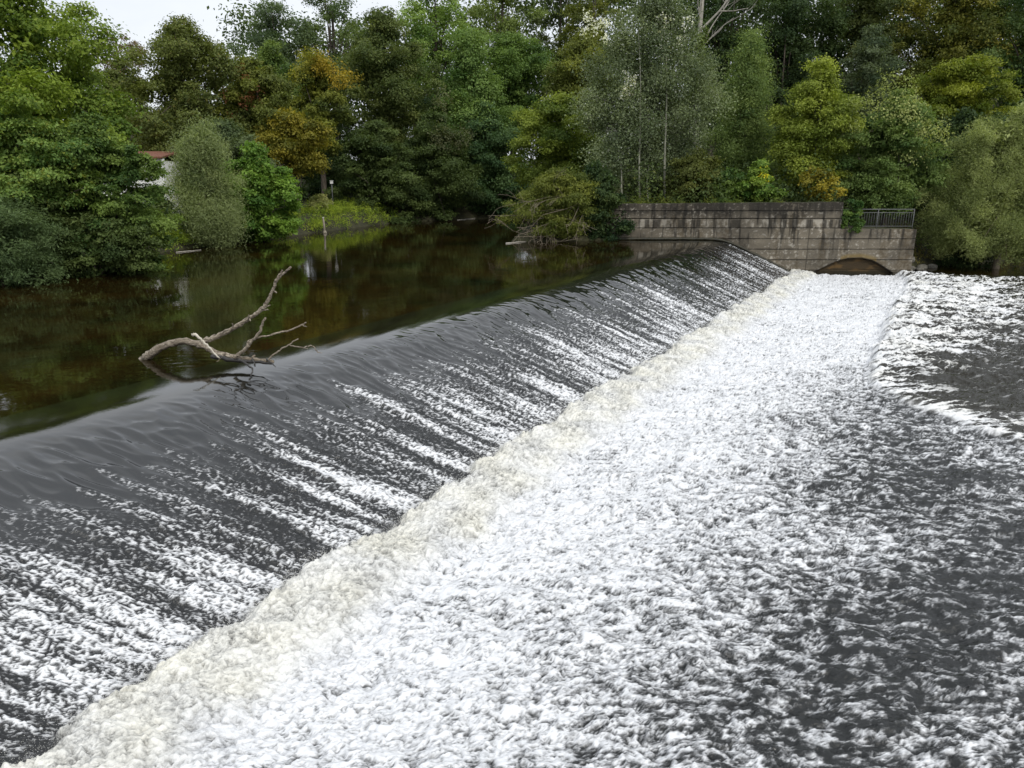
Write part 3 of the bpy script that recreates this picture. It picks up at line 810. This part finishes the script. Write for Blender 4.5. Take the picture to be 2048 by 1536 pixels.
T('broadleaf_tree', 'dark green tree at the right edge beyond the golden-tinged oak', 'tree', (1960, 2170, -60, 260), 66, 'dome', ((.02, .042, .016), (.05, .08, .03)), 28000, .22, nl=60, lr=.24, ry=4)
T('broadleaf_tree', 'dark ivy-covered tree behind the white dead trunk', 'tree', (1365, 1510, -110, 260), 70, 'column', DARK, 22000, .23, nl=56, lr=.3, ry=3.5)
T('broadleaf_tree', 'shaded dark tree behind the spire-shaped tree', 'tree', (1540, 1720, 180, 380), 58, 'dome', DARK, 22000, .2, nl=50, lr=.25, ry=3)
T('broadleaf_tree', 'shaded dark tree behind the willow at the right edge', 'tree', (1760, 2080, 220, 420), 54, 'dome', DARK, 30000, .2, nl=56, lr=.22, ry=3)
# ---- shrubs on top of the wall
SG = "shrubs on the banks"
T('shrub', 'small maple shoot with one yellow leaf cluster on the wall top below the spire tree', 'shrub', (1478, 1562, 325, 408), 45.6, 'egg', ((.04, .085, .02), (.10, .15, .03)), 7000, .17, .8, nl=24, lr=.33, ry=.9, group=SG, extra=[(1530, 345, 14, 1, ((.3, .25, .02), (.4, .32, .03)), 40)])
T('shrub', 'yellowing sparse shrub under the lime tree at the wall top', 'shrub', (1600, 1682, 335, 405), 45.4, 'round', GOLD, 2200, .16, .8, nl=20, lr=.35, ry=.8, core=0, group=SG)
T('shrub', 'brownish-olive bush at the foot of the white poplar', 'shrub', (1330, 1445, 300, 408), 46.5, 'dome', ((.03, .042, .014), (.065, .08, .025)), 12000, .16, nl=30, lr=.3, ry=1.2, group=SG)
T('shrub', 'dark low bush on the wall top between poplar bush and maple shoot', 'shrub', (1410, 1500, 340, 408), 45.8, 'dome', MAPLE, 8000, .16, nl=24, lr=.3, ry=1.0, group=SG)
T('shrub', 'small pale round bush beside the marker post on the grassy bank', 'shrub', (618, 662, 388, 420), 54, 'dome', ((.09, .115, .05), (.17, .19, .09)), 1800, .15, .6, nl=16, lr=.38, ry=.7, group=SG, limbs=5)
T('ivy', 'ivy hanging over the left half of the railing', 'climbing plant', (1684, 1730, 395, 464), 43.55, 'column', ((.022, .05, .016), (.06, .10, .028)), 5200, .12, .8, nl=26, lr=.3, ry=.28, core=0, group=SG, limbs=4, basez=2.62, r0=.03)

# ---- dead tree with ivy
rng = np.random.default_rng(5)
bx_, bz_ = W(1395, 240, 62)
root = empty('dead_tree', (bx_, 62, gz(bx_, 62)), 'dead pale tree with bare branches and an ivy-clad trunk', 'tree', GREENG)
mb = MB()
tx, tz = W(1408, -60, 62)
tt = np.linspace(0, 1, 9)[:, None]
P = np.array([bx_, 62, gz(bx_, 62)]) * (1 - tt) + np.array([tx, 62, tz]) * tt
P[:, 0] += .12 * np.sin(tt[:, 0] * 7)
mb.tube(P, np.linspace(.3, .12, 9), 8)
for (a, b, r) in (((1402, 60), (1470, 0), .1), ((1400, 95), (1440, 25), .07), ((1398, 100), (1455, 35), .06), ((1400, 40), (1385, -20), .06)):
    p0 = np.array([W(*a, 62)[0], 62, W(*a, 62)[1]]); p1 = np.array([W(*b, 62)[0], 61.6, W(*b, 62)[1]])
    bare_branches(mb, rng, p0, p1 - p0, np.linalg.norm(p1 - p0) * 1.1, r, 2, .5, .2)
mb.build("trunk", DEADW, root, smooth=True)
C = np.array([[W(1400, y, 62)[0], 61.8, W(1400, y, 62)[1]] for y in np.linspace(70, 230, 14)])
leaf_obj("ivy", [leaves(rng, C, np.full((14, 3), .5), 2600, .17, .8, ((.03, .05, .016), (.07, .1, .03)))], root)

# ---- bare twigs of the leaning willow: a part of it
wil = bpy.data.objects['willow']
rng = np.random.default_rng(9)
mb = MB()
for (a, b, r, dp) in (((1120, 440), (1005, 445), .03, 3), ((1110, 470), (1000, 445), .03, 3), ((1150, 420), (1060, 360), .02, 3), ((1150, 410), (1090, 480), .025, 3),
                      ((1160, 405), (1120, 480), .025, 3), ((1140, 390), (1020, 400), .025, 3), ((1165, 400), (1060, 460), .03, 3), ((1080, 480), (1000, 470), .02, 3), ((1170, 420), (1150, 470), .02, 2)):
    Ya = 42.4; Yb = 41.2
    p0 = np.array([W(*a, Ya)[0], Ya, W(*a, Ya)[1]]); p1 = np.array([W(*b, Yb)[0], Yb, max(W(*b, Yb)[1], UP + .1)])
    bare_branches(mb, rng, p0, p1 - p0, np.linalg.norm(p1 - p0) * .72, r * .7, dp, .35, -.08, 4, .006)
mb.build("bare_twig", TWIG, wil)

# ------------------------------------------------------------------ ground cover and far wood (uncountable)
rng = np.random.default_rng(77)


def scatter(name, n, xr, yr, cond, hr, lr, per, size, cols, aspect=.6, label=None):
    x = rng.uniform(*xr, n); y = rng.uniform(*yr, n)
    k = cond(x, y); x = x[k]; y = y[k]
    z = ground(x, y)
    h = rng.uniform(*hr, len(x)); r = rng.uniform(*lr, len(x))
    C = np.stack([x, y, z + h * .5], 1); RR = np.stack([r, r, h * .55], 1)
    o = leaf_obj(name, [leaves(rng, C, RR, per * len(x), size, aspect, cols, accent=((.12, .13, .03), .03))])
    return tag(o, kind='stuff')


def land(x, y): return ~in_poly(x, y, UPOLY) & ~in_poly(x, y, DPOLY)


scatter("undergrowth", 1500, (-1, 48), (44.7, 80), lambda x, y: land(x, y) & ((x < 23) | (y > 47)), (.5, 2.6), (.5, 1.3), 80, .2, ((.016, .03, .012), (.05, .075, .025)))
scatter("undergrowth", 1500, (-45, 3), (20, 92), lambda x, y: land(x, y) & ~((x > -17) & (x < -8.5) & (y > 43) & (y < 58)) & (dist_poly(x, y, UPOLY) > .4) & ((y > 63) | (x < -16)), (.4, 1.8), (.5, 1.2), 60, .2, ((.018, .034, .014), (.05, .075, .028)))
scatter("grass", 2600, (-21, -8), (22, 60), lambda x, y: land(x, y) & (dist_poly(x, y, UPOLY) < np.where(y > 42, 4.2, 1.3)), (.25, .8), (.18, .45), 60, .14, ((.06, .105, .014), (.15, .2, .03)), .3)
scatter("bank_grass", 500, (23, 45), (44.8, 54), lambda x, y: land(x, y) & (dist_poly(x, y, DPOLY) < 3), (.2, .5), (.2, .5), 70, .16, ((.05, .05, .016), (.09, .085, .03)), .2)
# wall-top fringe of moss and weeds
x = rng.uniform(6.2, 18.4, 900); x = x[pn(x * .8, x * 0 + 3.3, 5) + .5 * pn(x * 2.7, x * 0 + 1.1, 6) > .02][:130]
x = np.resize(x, 130)
C = np.stack([x, rng.uniform(44.0, 44.5, 130), np.full(130, 4.0) + .05 * rng.random(130)], 1)
tag(leaf_obj("weeds", [leaves(rng, C, np.stack([rng.uniform(.08, .4, 130), np.full(130, .18), .04 + .5 * rng.random(130) ** 3], 1), 3000, .10, .4, ((.03, .05, .010), (.075, .095, .02)))]), kind='stuff')
# far wood
nl = 1700
x = rng.uniform(-75, 110, nl); y = rng.uniform(92, 106, nl)
ztop = np.interp(x, [-75, -56, -53, -37, -33, 8, 14, 110], [20, 20, 12, 12, 23, 25, 30, 30])
g0 = ground(x, y); z = g0 + (ztop - g0) * rng.random(nl) ** .8
C = np.stack([x, y, z], 1)
rr = rng.uniform(1.3, 2.6, len(C))
tag(leaf_obj("far_wood", [leaves(rng, C, np.stack([rr, rr, rr * .7], 1), 200000, .40, .7, ((.016, .030, .012), (.045, .07, .024)), lobevar=.25)]), kind='stuff')

# ------------------------------------------------------------------ retaining wall
WY = 43.5
COURSES = [3.62, 3.2, 2.67, 2.06, 1.47, .87, .28]


def wall_front(x0, x1, ztop_l, ztop_r, arch=False, seed=0):
    nx = int((x1 - x0) / .045) + 1; nz = int((max(ztop_l, ztop_r) + .8) / .03)
    xs = np.linspace(x0, x1, nx); v = np.linspace(0, 1, nz)
    ztop = np.interp(xs, [x0, x1], [ztop_l, ztop_r]) + .018 * fbm(xs * 2.2, xs * 0 + 1.3, 3, 8) - .03 * sm(.35, .6, fbm(xs * 5, xs * 0 + 4.3, 2, 9))
    Xg = np.broadcast_to(xs[None], (nz, nx)); Zg = -.8 + v[:, None] * (ztop[None] + .8)
    rec = .012 * fbm(Xg * 1.5, Zg * 1.5, 4, 3 + seed) + .006 * fbm(Xg * 9, Zg * 9, 3, 6 + seed)
    groove = np.zeros_like(Zg)
    for c in COURSES:
        groove = np.maximum(groove, 1 - sm(.012, .035, np.abs(Zg - c - .006 * pn(Xg * 1.2, c, 4))))
    # vertical joints between the stone blocks of the two top courses
    blockrow = (Zg > 3.2).astype(float)
    row = (Zg > 3.62).astype(float)
    bw = 1.55
    bi = np.floor(Xg / bw + .37 * row); bx = (Xg / bw + .37 * row) - bi
    vj = blockrow * (1 - sm(.004, .014, np.minimum(bx, 1 - bx)))
    poured = (1 - blockrow) * (1 - sm(.01, .03, np.abs((Xg - 16.95))))
    groove = np.maximum(groove, np.maximum(vj * .25, poured * .7))
    rec = rec + groove * .03 - blockrow * .035
    # ---- natural colour of the concrete with its stains
    st = fbm(Xg * .9, Zg * .22, 4, 11 + seed); fine = fbm(Xg * 5, Zg * 5, 4, 14 + seed, .65); drip = fbm(Xg * 3.2, Zg * .28, 4, 17 + seed, .6)
    base = np.array([.185, .160, .122]); light = np.array([.44, .405, .34]); dark = np.array([.028, .025, .02]); brown = np.array([.115, .088, .052])
    A = np.broadcast_to(base, Zg.shape + (3,)).copy()
    k = sm(.05, .45, fine + .5 * st + .25 * fbm(Xg * 1.8, Zg * 2.5, 3, 33 + seed))[..., None]; A = A + (light - A) * k * .95
    k = sm(-.2, .35, st - .05)[..., None]; A = A + (brown - A) * k * .7
    big = fbm(Xg * .35, Zg * .5, 3, 37 + seed); k = sm(.0, .45, big + .4 * fine)[..., None]; A = A + (dark * 2 - A) * k * .45
    k = (sm(.02, .4, drip + .3 * st) * sm(.3, 2.6, Zg))[..., None]; A = A + (dark - A) * k * .9
    topd = sm(2.9, 3.7, Zg + .35 * st + .25 * drip)
    blk = pn(bi * 7.7 + 2.1, row * 5.3 + .5, 19)
    k = (topd * (.86 + .5 * blk * blockrow - .5 * sm(.1, .5, fine + .4 * st)))[..., None]; A = A + (dark - A) * np.clip(k, 0, .92)
    bandw = (sm(2.66, 2.75, Zg) * (1 - sm(3.1, 3.2, Zg)))
    k = (bandw * sm(-.05, .45, fbm(Xg * 2.5, Zg * 1.1, 4, 23 + seed)))[..., None]; A = A + (light * .92 - A) * k * .75
    k = (bandw * sm(.1, .3, fbm(Xg * 3.5 + 7, Zg * .12, 3, 29 + seed)))[..., None]; A = A + (dark - A) * k * .8
    A = A * (1 - .75 * groove[..., None])
    A = A * (.86 + .22 * fbm(Xg * 1.1, Zg * 1.6, 3, 44 + seed)[..., None])
    if arch:
        zz = np.interp(Xg, [17.35, 18.0, 18.6, 19.3, 20.1, 20.8, 21.4, 22.05], [.1, .45, .74, .95, .98, .82, .5, .1])
        inside = sm(-.01, .015, zz - Zg) * ((Xg > 17.35) & (Xg < 22.05))
        rec = rec + inside * .24
        pan = sm(.0, .5, fbm(Xg * .9, Zg * 3, 3, 41))[..., None]
        wetc = np.array([.05, .035, .018]) + pan * np.array([.06, .032, .008])
        A = A * (1 - inside[..., None]) + wetc * inside[..., None]
        rim = (1 - sm(.02, .22 + .08 * fine, np.abs(Zg - zz - .12))) * ((Xg > 18.9) & (Xg < 21.0)) * (1 - inside)
        A = A + (np.array([.20, .13, .02]) - A) * (rim * .5)[..., None]
        edgew = (1 - sm(.0, .1, np.abs(Zg - zz))) * ((Xg > 17.35) & (Xg < 22.05))
        A = A * (1 - .7 * edgew[..., None])
    # wet dark foot along the water
    prof = np.maximum(UP - .475 * np.maximum(Xg - crest(WY) - .1, 0), .1)
    wet = 1 - sm(.04, .22, Zg - prof - .05 * fine)
    A = A + (np.array([.02, .018, .01]) - A) * (wet * .85)[..., None]
    wet2 = sm(.2, .5, Zg - prof) * (1 - sm(.5, 1.1, Zg - prof))
    A = A * (1 - .12 * wet2[..., None])
    V = np.stack([Xg, WY + rec, Zg], -1).reshape(-1, 3)
    return V, grid_faces(nz, nx)[:, ::1], np.clip(A, .008, .6).reshape(-1, 3), nz, nx


root = empty('retaining_wall', (12, WY + .5, 0), 'stained concrete retaining wall with dark stone top courses at the far end of the weir', 'wall')


def wall_part(name, x0, x1, zl, zr, arch, seed):
    V, F, A, nz, nx = wall_front(x0, x1, zl, zr, arch, seed)
    # body behind the face: top, ends, back joined to the same mesh
    n = len(V); top = np.arange((nz - 1) * nx, nz * nx)
    bk = V[top].copy(); bk[:, 1] = WY + 1.1
    lft = np.arange(nz) * nx; rgt = np.arange(nz) * nx + nx - 1
    bl = V[lft].copy(); bl[:, 1] = WY + 1.1; br = V[rgt].copy(); br[:, 1] = WY + 1.1
    V2 = np.concatenate([V, bk, bl, br])
    a = n + np.arange(nx); F1 = np.stack([top[:-1], top[1:], a[1:], a[:-1]], 1)
    b = n + nx + np.arange(nz); F2 = np.stack([lft[1:], b[1:], b[:-1], lft[:-1]], 1)
    c = n + nx + nz + np.arange(nz); F3 = np.stack([rgt[:-1], c[:-1], c[1:], rgt[1:]], 1)
    A2 = np.concatenate([A, np.tile([.05, .06, .022], (nx, 1)), A[lft], A[rgt]])
    return mesh_np(name, V2, np.concatenate([F, F1, F2, F3]), [("tint", 'POINT', 'FLOAT_COLOR', A2)], smooth=False, mat=CONC, parent=root)


wall_part("stone_topped_section", 3.0, 18.7, 3.98, 4.10, True, 0)
wall_part("low_section", 18.706, 23.05, 2.63, 2.6, True, 50)
# mossy ledge that follows the weir down the wall
mb = MB()
dd = np.linspace(-7, 4.9, 60)
zc = UP - .475 * .33 * np.logaddexp(0, (dd - .15) / .33)
P = np.stack([crest(WY) + dd, np.full(60, WY - .02), np.maximum(zc, .1) + .07], 1)
rng = np.random.default_rng(3)
mb.tube(P, .075 + .012 * rng.normal(size=60), 8, .12, rng)
mb.build("ledge", simple_mat("wet_moss", (.008, .009, .004), (.035, .03, .012), 8, .6, .6, .03), root, smooth=True)

# railing on the low section
root = empty('railing', (20.9, WY + .25, 2.62), 'grey steel railing on the low section of the concrete wall', 'railing')
ya = WY + .22
for z, r in ((3.70, .024), (3.52, .016), (2.76, .016)):
    mb = MB(); mb.tube(np.array([(18.75, ya, z), (20.8, ya, z), (22.9, ya, z)]), r, 7); mb.build("rail", STEEL, root, smooth=True)
for x in (18.8, 20.84, 22.88):
    mb = MB(); mb.tube(np.array([(x, ya, 2.5), (x, ya, 3.1), (x, ya, 3.69)]), .024, 7); mb.build("post", STEEL, root, smooth=True)
for x in np.arange(18.95, 22.8, .141):
    mb = MB(); mb.tube(np.array([(x, ya, 2.76), (x, ya, 3.1), (x, ya, 3.52)]), .0085, 5); mb.build("baluster", STEEL, root, smooth=True)

# ------------------------------------------------------------------ driftwood branch
rng = np.random.default_rng(21)
s_ = 700 / 2048


def PP(c, Yd): # crop coordinate measured from an enlargement
    px, py = c[0] * s_, 500 + c[1] * s_
    x, z = W(px, py, Yd)
    return (x, Yd, z)


def limb(mb, pts, Ys, w0, w1, sides=9, rough=.05, n=None):
    Q = np.array([PP(p, y) for p, y in zip(pts, np.linspace(Ys[0], Ys[1], len(pts)))])
    # resample smoothly
    t = np.linspace(0, len(Q) - 1, (len(Q) - 1) * 5 + 1)
    R_ = np.stack([np.interp(t, np.arange(len(Q)), Q[:, i]) for i in range(3)], 1)
    for _ in range(2):
        R_[1:-1] = (R_[:-2] + 2 * R_[1:-1] + R_[2:]) / 4
    R_[1:-1] += rng.normal(0, .006, R_[1:-1].shape)
    rad = np.linspace(w0, w1, len(R_)) * (1 + .07 * rng.normal(size=len(R_)))
    mb.tube(R_, rad, sides, rough, rng)
    return R_


root = empty('driftwood', (-6, 14.3, UP), 'bleached dead tree limb stranded on the crest of the weir', 'driftwood')
mb = MB()
Yd = 14.35
limb(mb, [(790, 690), (840, 645), (880, 605), (960, 560), (1050, 530), (1150, 545), (1210, 570), (1270, 605), (1400, 632), (1500, 640), (1600, 655)], (14.9, 13.95), .088, .032, 14, .11)
mb.build("trunk", DRIFT, root, smooth=True)
mb = MB()
limb(mb, [(1160, 565), (1210, 530), (1290, 495), (1380, 452), (1450, 405), (1530, 350), (1565, 300), (1600, 230), (1620, 170), (1660, 135), (1702, 98)], (14.4, 14.1), .056, .018, 10, .11)
limb(mb, [(1612, 185), (1630, 150), (1652, 118)], (14.15, 14.1), .022, .014)
for a, b in (((1365, 452), (1362, 430)), ((1535, 345), (1580, 322)), ((1535, 352), (1572, 350)), ((1460, 400), (1466, 415)), ((1300, 487), (1318, 468)), ((1318, 468), (1345, 466)), ((1455, 398), (1458, 384)), ((1605, 240), (1620, 250))):
    limb(mb, [a, ((a[0] + b[0]) / 2, (a[1] + b[1]) / 2), b], (14.2, 14.12), .016, .009, 6)
mb.build("branch", DRIFT, root, smooth=True)
mb = MB()
limb(mb, [(1128, 492), (1160, 505), (1195, 540), (1230, 578), (1285, 632)], (14.0, 14.05), .03, .014, 8)
limb(mb, [(1128, 492), (1122, 496), (1132, 503)], (14.0, 14.0), .018, .01, 6)
mb.build("branch", simple_mat("bleached_wood", (.42, .38, .3), (.66, .62, .53), 14, .85, .3), root, smooth=True)
mb = MB()
limb(mb, [(1370, 630), (1400, 610), (1450, 562), (1475, 530), (1500, 510), (1530, 460), (1540, 425), (1553, 396)], (14.0, 13.8), .036, .018, 8)
limb(mb, [(1452, 560), (1448, 535), (1500, 515), (1600, 495), (1700, 465), (1770, 438), (1792, 425)], (13.95, 13.9), .024, .012, 7)
limb(mb, [(1768, 440), (1785, 444), (1794, 450)], (13.9, 13.9), .011, .007, 5)
mb.build("branch", DRIFT, root, smooth=True)
mb = MB()
limb(mb, [(1560, 650), (1590, 620), (1640, 588), (1700, 548), (1745, 520)], (13.85, 13.8), .02, .011, 7)
limb(mb, [(1695, 555), (1740, 568), (1780, 572), (1815, 558), (1845, 575), (1860, 600)], (13.8, 13.75), .014, .008, 6)
limb(mb, [(1860, 600), (1885, 601)], (13.75, 13.75), .008, .005, 5)
limb(mb, [(1780, 572), (1800, 578)], (13.75, 13.75), .008, .005, 5)
mb.build("branch", DRIFT, root, smooth=True)
for pts, ys_, r0_, r1_ in (([(860, 605), (890, 580), (922, 547)], (14.7, 14.7), .006, .003), ([(1268, 655), (1290, 635), (1325, 598)], (13.9, 13.9), .006, .003),
                           ([(1470, 640), (1480, 622), (1490, 618)], (13.95, 13.9), .022, .016)):
    mb = MB(); limb(mb, pts, ys_, r0_, r1_, 6); mb.build("twig", TWIG, root)
WETREFL = simple_mat("wet_reflected_wood", (.012, .011, .01), (.035, .03, .025), 12, .35, .3)  # wet lower log, plus dark limbs standing in for reflections on the water
for pts, ys_, r0_, r1_ in (([(1240, 622), (1330, 640), (1420, 650), (1510, 655), (1590, 664)], (14.1, 13.9), .045, .022), ([(1400, 640), (1440, 668), (1480, 695), (1466, 742)], (13.75, 13.45), .024, .014), ([(1480, 640), (1486, 660), (1492, 680)], (13.8, 13.7), .02, .014),
                           ([(1560, 640), (1590, 662), (1612, 684)], (13.8, 13.6), .018, .008)):
    mb = MB(); limb(mb, pts, ys_, r0_, r1_, 6); mb.build("wet_reflected_branch", WETREFL, root, smooth=True)

# ------------------------------------------------------------------ small things on the banks
# wooden stake in the water off the grassy bank
sx, sy = -11.96, 48.7
root = empty('mooring_post', (sx, sy, UP - .5), 'weathered wooden post standing in the water off the grassy bank', 'post')
mb = MB(); mb.tube(np.array([(sx + .03, sy, UP - .6), (sx, sy, UP + .4), (sx - .03, sy, UP + .95)]), [.075, .065, .06], 9); mb.build("pole", WOODP, root, smooth=True)
mb = MB(); mb.tube(np.array([(sx - .03, sy, UP + .95), (sx - .03, sy, UP + 1.0)]), .07, 9); mb.build("cap", simple_mat("pale_cap", (.4, .4, .38), (.55, .55, .52), 8), root)
mb = MB(); mb.tube(np.array([(sx + .02, sy, UP - .03), (sx + .02, sy, UP + .06), (sx + .02, sy, UP + .16)]), [.14, .12, .075], 9); mb.build("collar", WOODP, root, smooth=True)
# thin marker post with a small pale head
mx_, mz_ = W(666, 410, 56.5); hx_, hz_ = W(663, 364, 56.5)
root = empty('marker_post', (mx_, 56.5, gz(mx_, 56.5)), 'thin grey marker post with a small pale box head on the grassy bank', 'post')
mb = MB(); mb.tube(np.array([(mx_, 56.5, gz(mx_, 56.5) - .1), (mx_, 56.5, (mz_ + hz_) / 2), (mx_, 56.5, hz_)]), .035, 7); mb.build("pole", STEEL, root, smooth=True)
mb = MB(); mb.box(mx_ - .09, mx_ + .09, 56.4, 56.58, hz_ - .12, hz_ + .07); mb.box(mx_ - .11, mx_ + .11, 56.37, 56.6, hz_ + .07, hz_ + .1); mb.build("head", WHITE, root)
# house
HY = 44.5
hx, hz = W(323.5, 322, HY)
g = gz(hx, HY)
root = empty('house', (hx - 2.5, HY + 2, g), 'small white house with red tiled roof peeping out behind the left bank trees', 'house')
mb = MB(); mb.box(hx - 4.6, hx, HY, HY + 5, g - .5, hz); mb.build("wall", WHITE, root)
mb = MB(); mb.box(hx - 4.8, hx + .16, HY - .12, HY - .003, hz - .02, hz + .13); mb.build("eaves_board", WHITE, root)
mb = MB()
ro = .25
x0, x1, y0, y1, z0, zr = hx - 5.0, hx + .12, HY - .3, HY + 5.3, hz + .14, hz + .5
ym = (y0 + y1) / 2
V = [(x0, y0, z0), (x1, y0, z0), (x1, ym, zr), (x0, ym, zr), (x0, y1, z0), (x1, y1, z0), (x0, y0, z0 + .09), (x1, y0, z0 + .09), (x1, ym, zr + .1), (x0, ym, zr + .1), (x0, y1, z0 + .09), (x1, y1, z0 + .09)]
mb.add(V, [(6, 7, 8, 9), (9, 8, 11, 10), (0, 3, 2, 1), (3, 4, 5, 2), (0, 1, 7, 6), (4, 10, 11, 5), (1, 2, 8, 7), (2, 5, 11, 8), (0, 6, 9, 3), (3, 9, 10, 4)])
mb.build("roof", TILE, root)
mb = MB()
for px, pts in ((0, [(313, 325), (318, 324), (320, 327), (314, 329)]), (0, [(313, 331), (317, 329), (320, 330), (318, 333), (314, 333)]), (0, [(315, 337), (319, 335), (320, 338), (316, 340)]), (0, [(316, 341), (320, 341), (321, 342)])):
    Q = np.array([(W(p[0], p[1], HY - .01)[0], HY - .012, W(p[0], p[1], HY - .01)[1]) for p in pts])
    mb.tube(Q, .018, 5)
mb.build("scrollwork", DARKP, root)
# floating sticks
for nm, lb, a, b, r in (('floating_stick', 'pale stick floating by the silvery willow bush', (352, 505), (402, 500), .03),
                        ('floating_stick', 'thin pale stick lying in the dark water at the bend of the river', (915, 440), (985, 434), .04),
                        ('floating_log', 'short pale log at the waterline under the bare-twig willow', (1012, 487), (1052, 483), .05)):
    def onw(p):
        dy = p[1] - 768; f = FPX * cs - dy * sn; dn = FPX * sn + dy * cs
        Y_ = (CZ - UP - .01) * f / dn
        return np.array([(p[0] - 1024) * Y_ / f, Y_, UP + .015])
    A_, B_ = onw(a), onw(b)
    mb = MB(); tt = np.linspace(0, 1, 7)[:, None]
    P = A_ * (1 - tt) + B_ * tt; P[1:-1] += rng.normal(0, .02, (5, 3)) * np.array([1, 1, .4])
    mb.tube(P, r * np.linspace(1, .5, 7), 7, .08, rng)
    tag(mb.build(nm, DEADW, None, smooth=True), lb, 'stick')
# rubble below the willow
for i, (x, y, r) in enumerate(((23.7, 45.2, .34), (24.3, 45.9, .26), (24.7, 45.6, .2), (25.4, 46.7, .3), (26.3, 47.2, .24), (23.5, 44.6, .22))):
    n1 = 10; n2 = 14
    u = np.linspace(0, np.pi, n1)[:, None]; v_ = np.linspace(0, 2 * np.pi, n2)[None]
    dx = np.sin(u) * np.cos(v_); dy = np.sin(u) * np.sin(v_); dz = np.cos(u) + 0 * v_
    rr = r * (1 + .28 * pn(dx * 1.7 + i * 5, dy * 1.7 + dz * 1.3, i) + .1 * pn(dx * 4, dz * 4 + dy * 3, i + 9))
    V = np.stack([x + rr * dx * 1.25, y + rr * dy, max(gz(x, y), 0) + .05 + rr * dz * .7], -1).reshape(-1, 3)
    o = mesh_np('rock', V, grid_faces(n1, n2), smooth=True, mat=ROCKM)
    tag(o, ['largest grey stone at the foot of the wall end', 'grey stone behind the largest one at the wall end', 'small dark stone between two bank stones', 'flat stone on the bank under the willow',
            'outermost stone on the bank under the willow', 'small stone touching the corner of the wall'][i], 'rock', 'stones on the bank under the willow')

# ------------------------------------------------------------------ spray above the jump
rng = np.random.default_rng(31)
n = 17000
Ys = np.exp(rng.uniform(np.log(5), np.log(43.3), n))
d = np.where(rng.random(n) < .65, 4.22 + rng.normal(0, .16, n) + .16 * pn(Ys * 1.9, Ys * 0 + 5.1, 32) + .2 * pn(Ys * .6, Ys * 0 + 1.7, 31), 4.2 + np.abs(rng.normal(0, .55, n)) + rng.uniform(-.2, .9, n))
X, z, f, c, o, hp = water_field(d[:, None].repeat(8, 1).astype(np.float32), Ys[:, None].repeat(8, 1).astype(np.float32))
X = X[:, 0]; z = z[:, 0] + rng.exponential(.05, n) * (.4 + 1.2 * np.clip(pn(Ys * 1.6, Ys * 0 + .7, 81) + .5, 0, 1)) + .004
r = rng.uniform(.002, .006, n) * np.clip(Ys / 12, .5, 1)
o8 = np.array([(1, 0, 0), (0, 1, 0), (-1, 0, 0), (0, -1, 0), (0, 0, 1), (0, 0, -1)], float)
V = (np.stack([X, Ys, z], 1)[:, None] + r[:, None, None] * o8[None] * rng.uniform(.6, 1.6, (n, 6, 1))).reshape(-1, 3)
tri = np.array([(0, 1, 4), (1, 2, 4), (2, 3, 4), (3, 0, 4), (1, 0, 5), (2, 1, 5), (3, 2, 5), (0, 3, 5)])
F = (np.arange(n)[:, None, None] * 6 + tri[None]).reshape(-1, 3)
m, nt, N, L, b = new_mat("spray")
b.inputs["Base Color"].default_value = (.84, .83, .78, 1); b.inputs["Roughness"].default_value = .4
tag(mesh_np("spray", V, F, mat=m), kind='stuff')
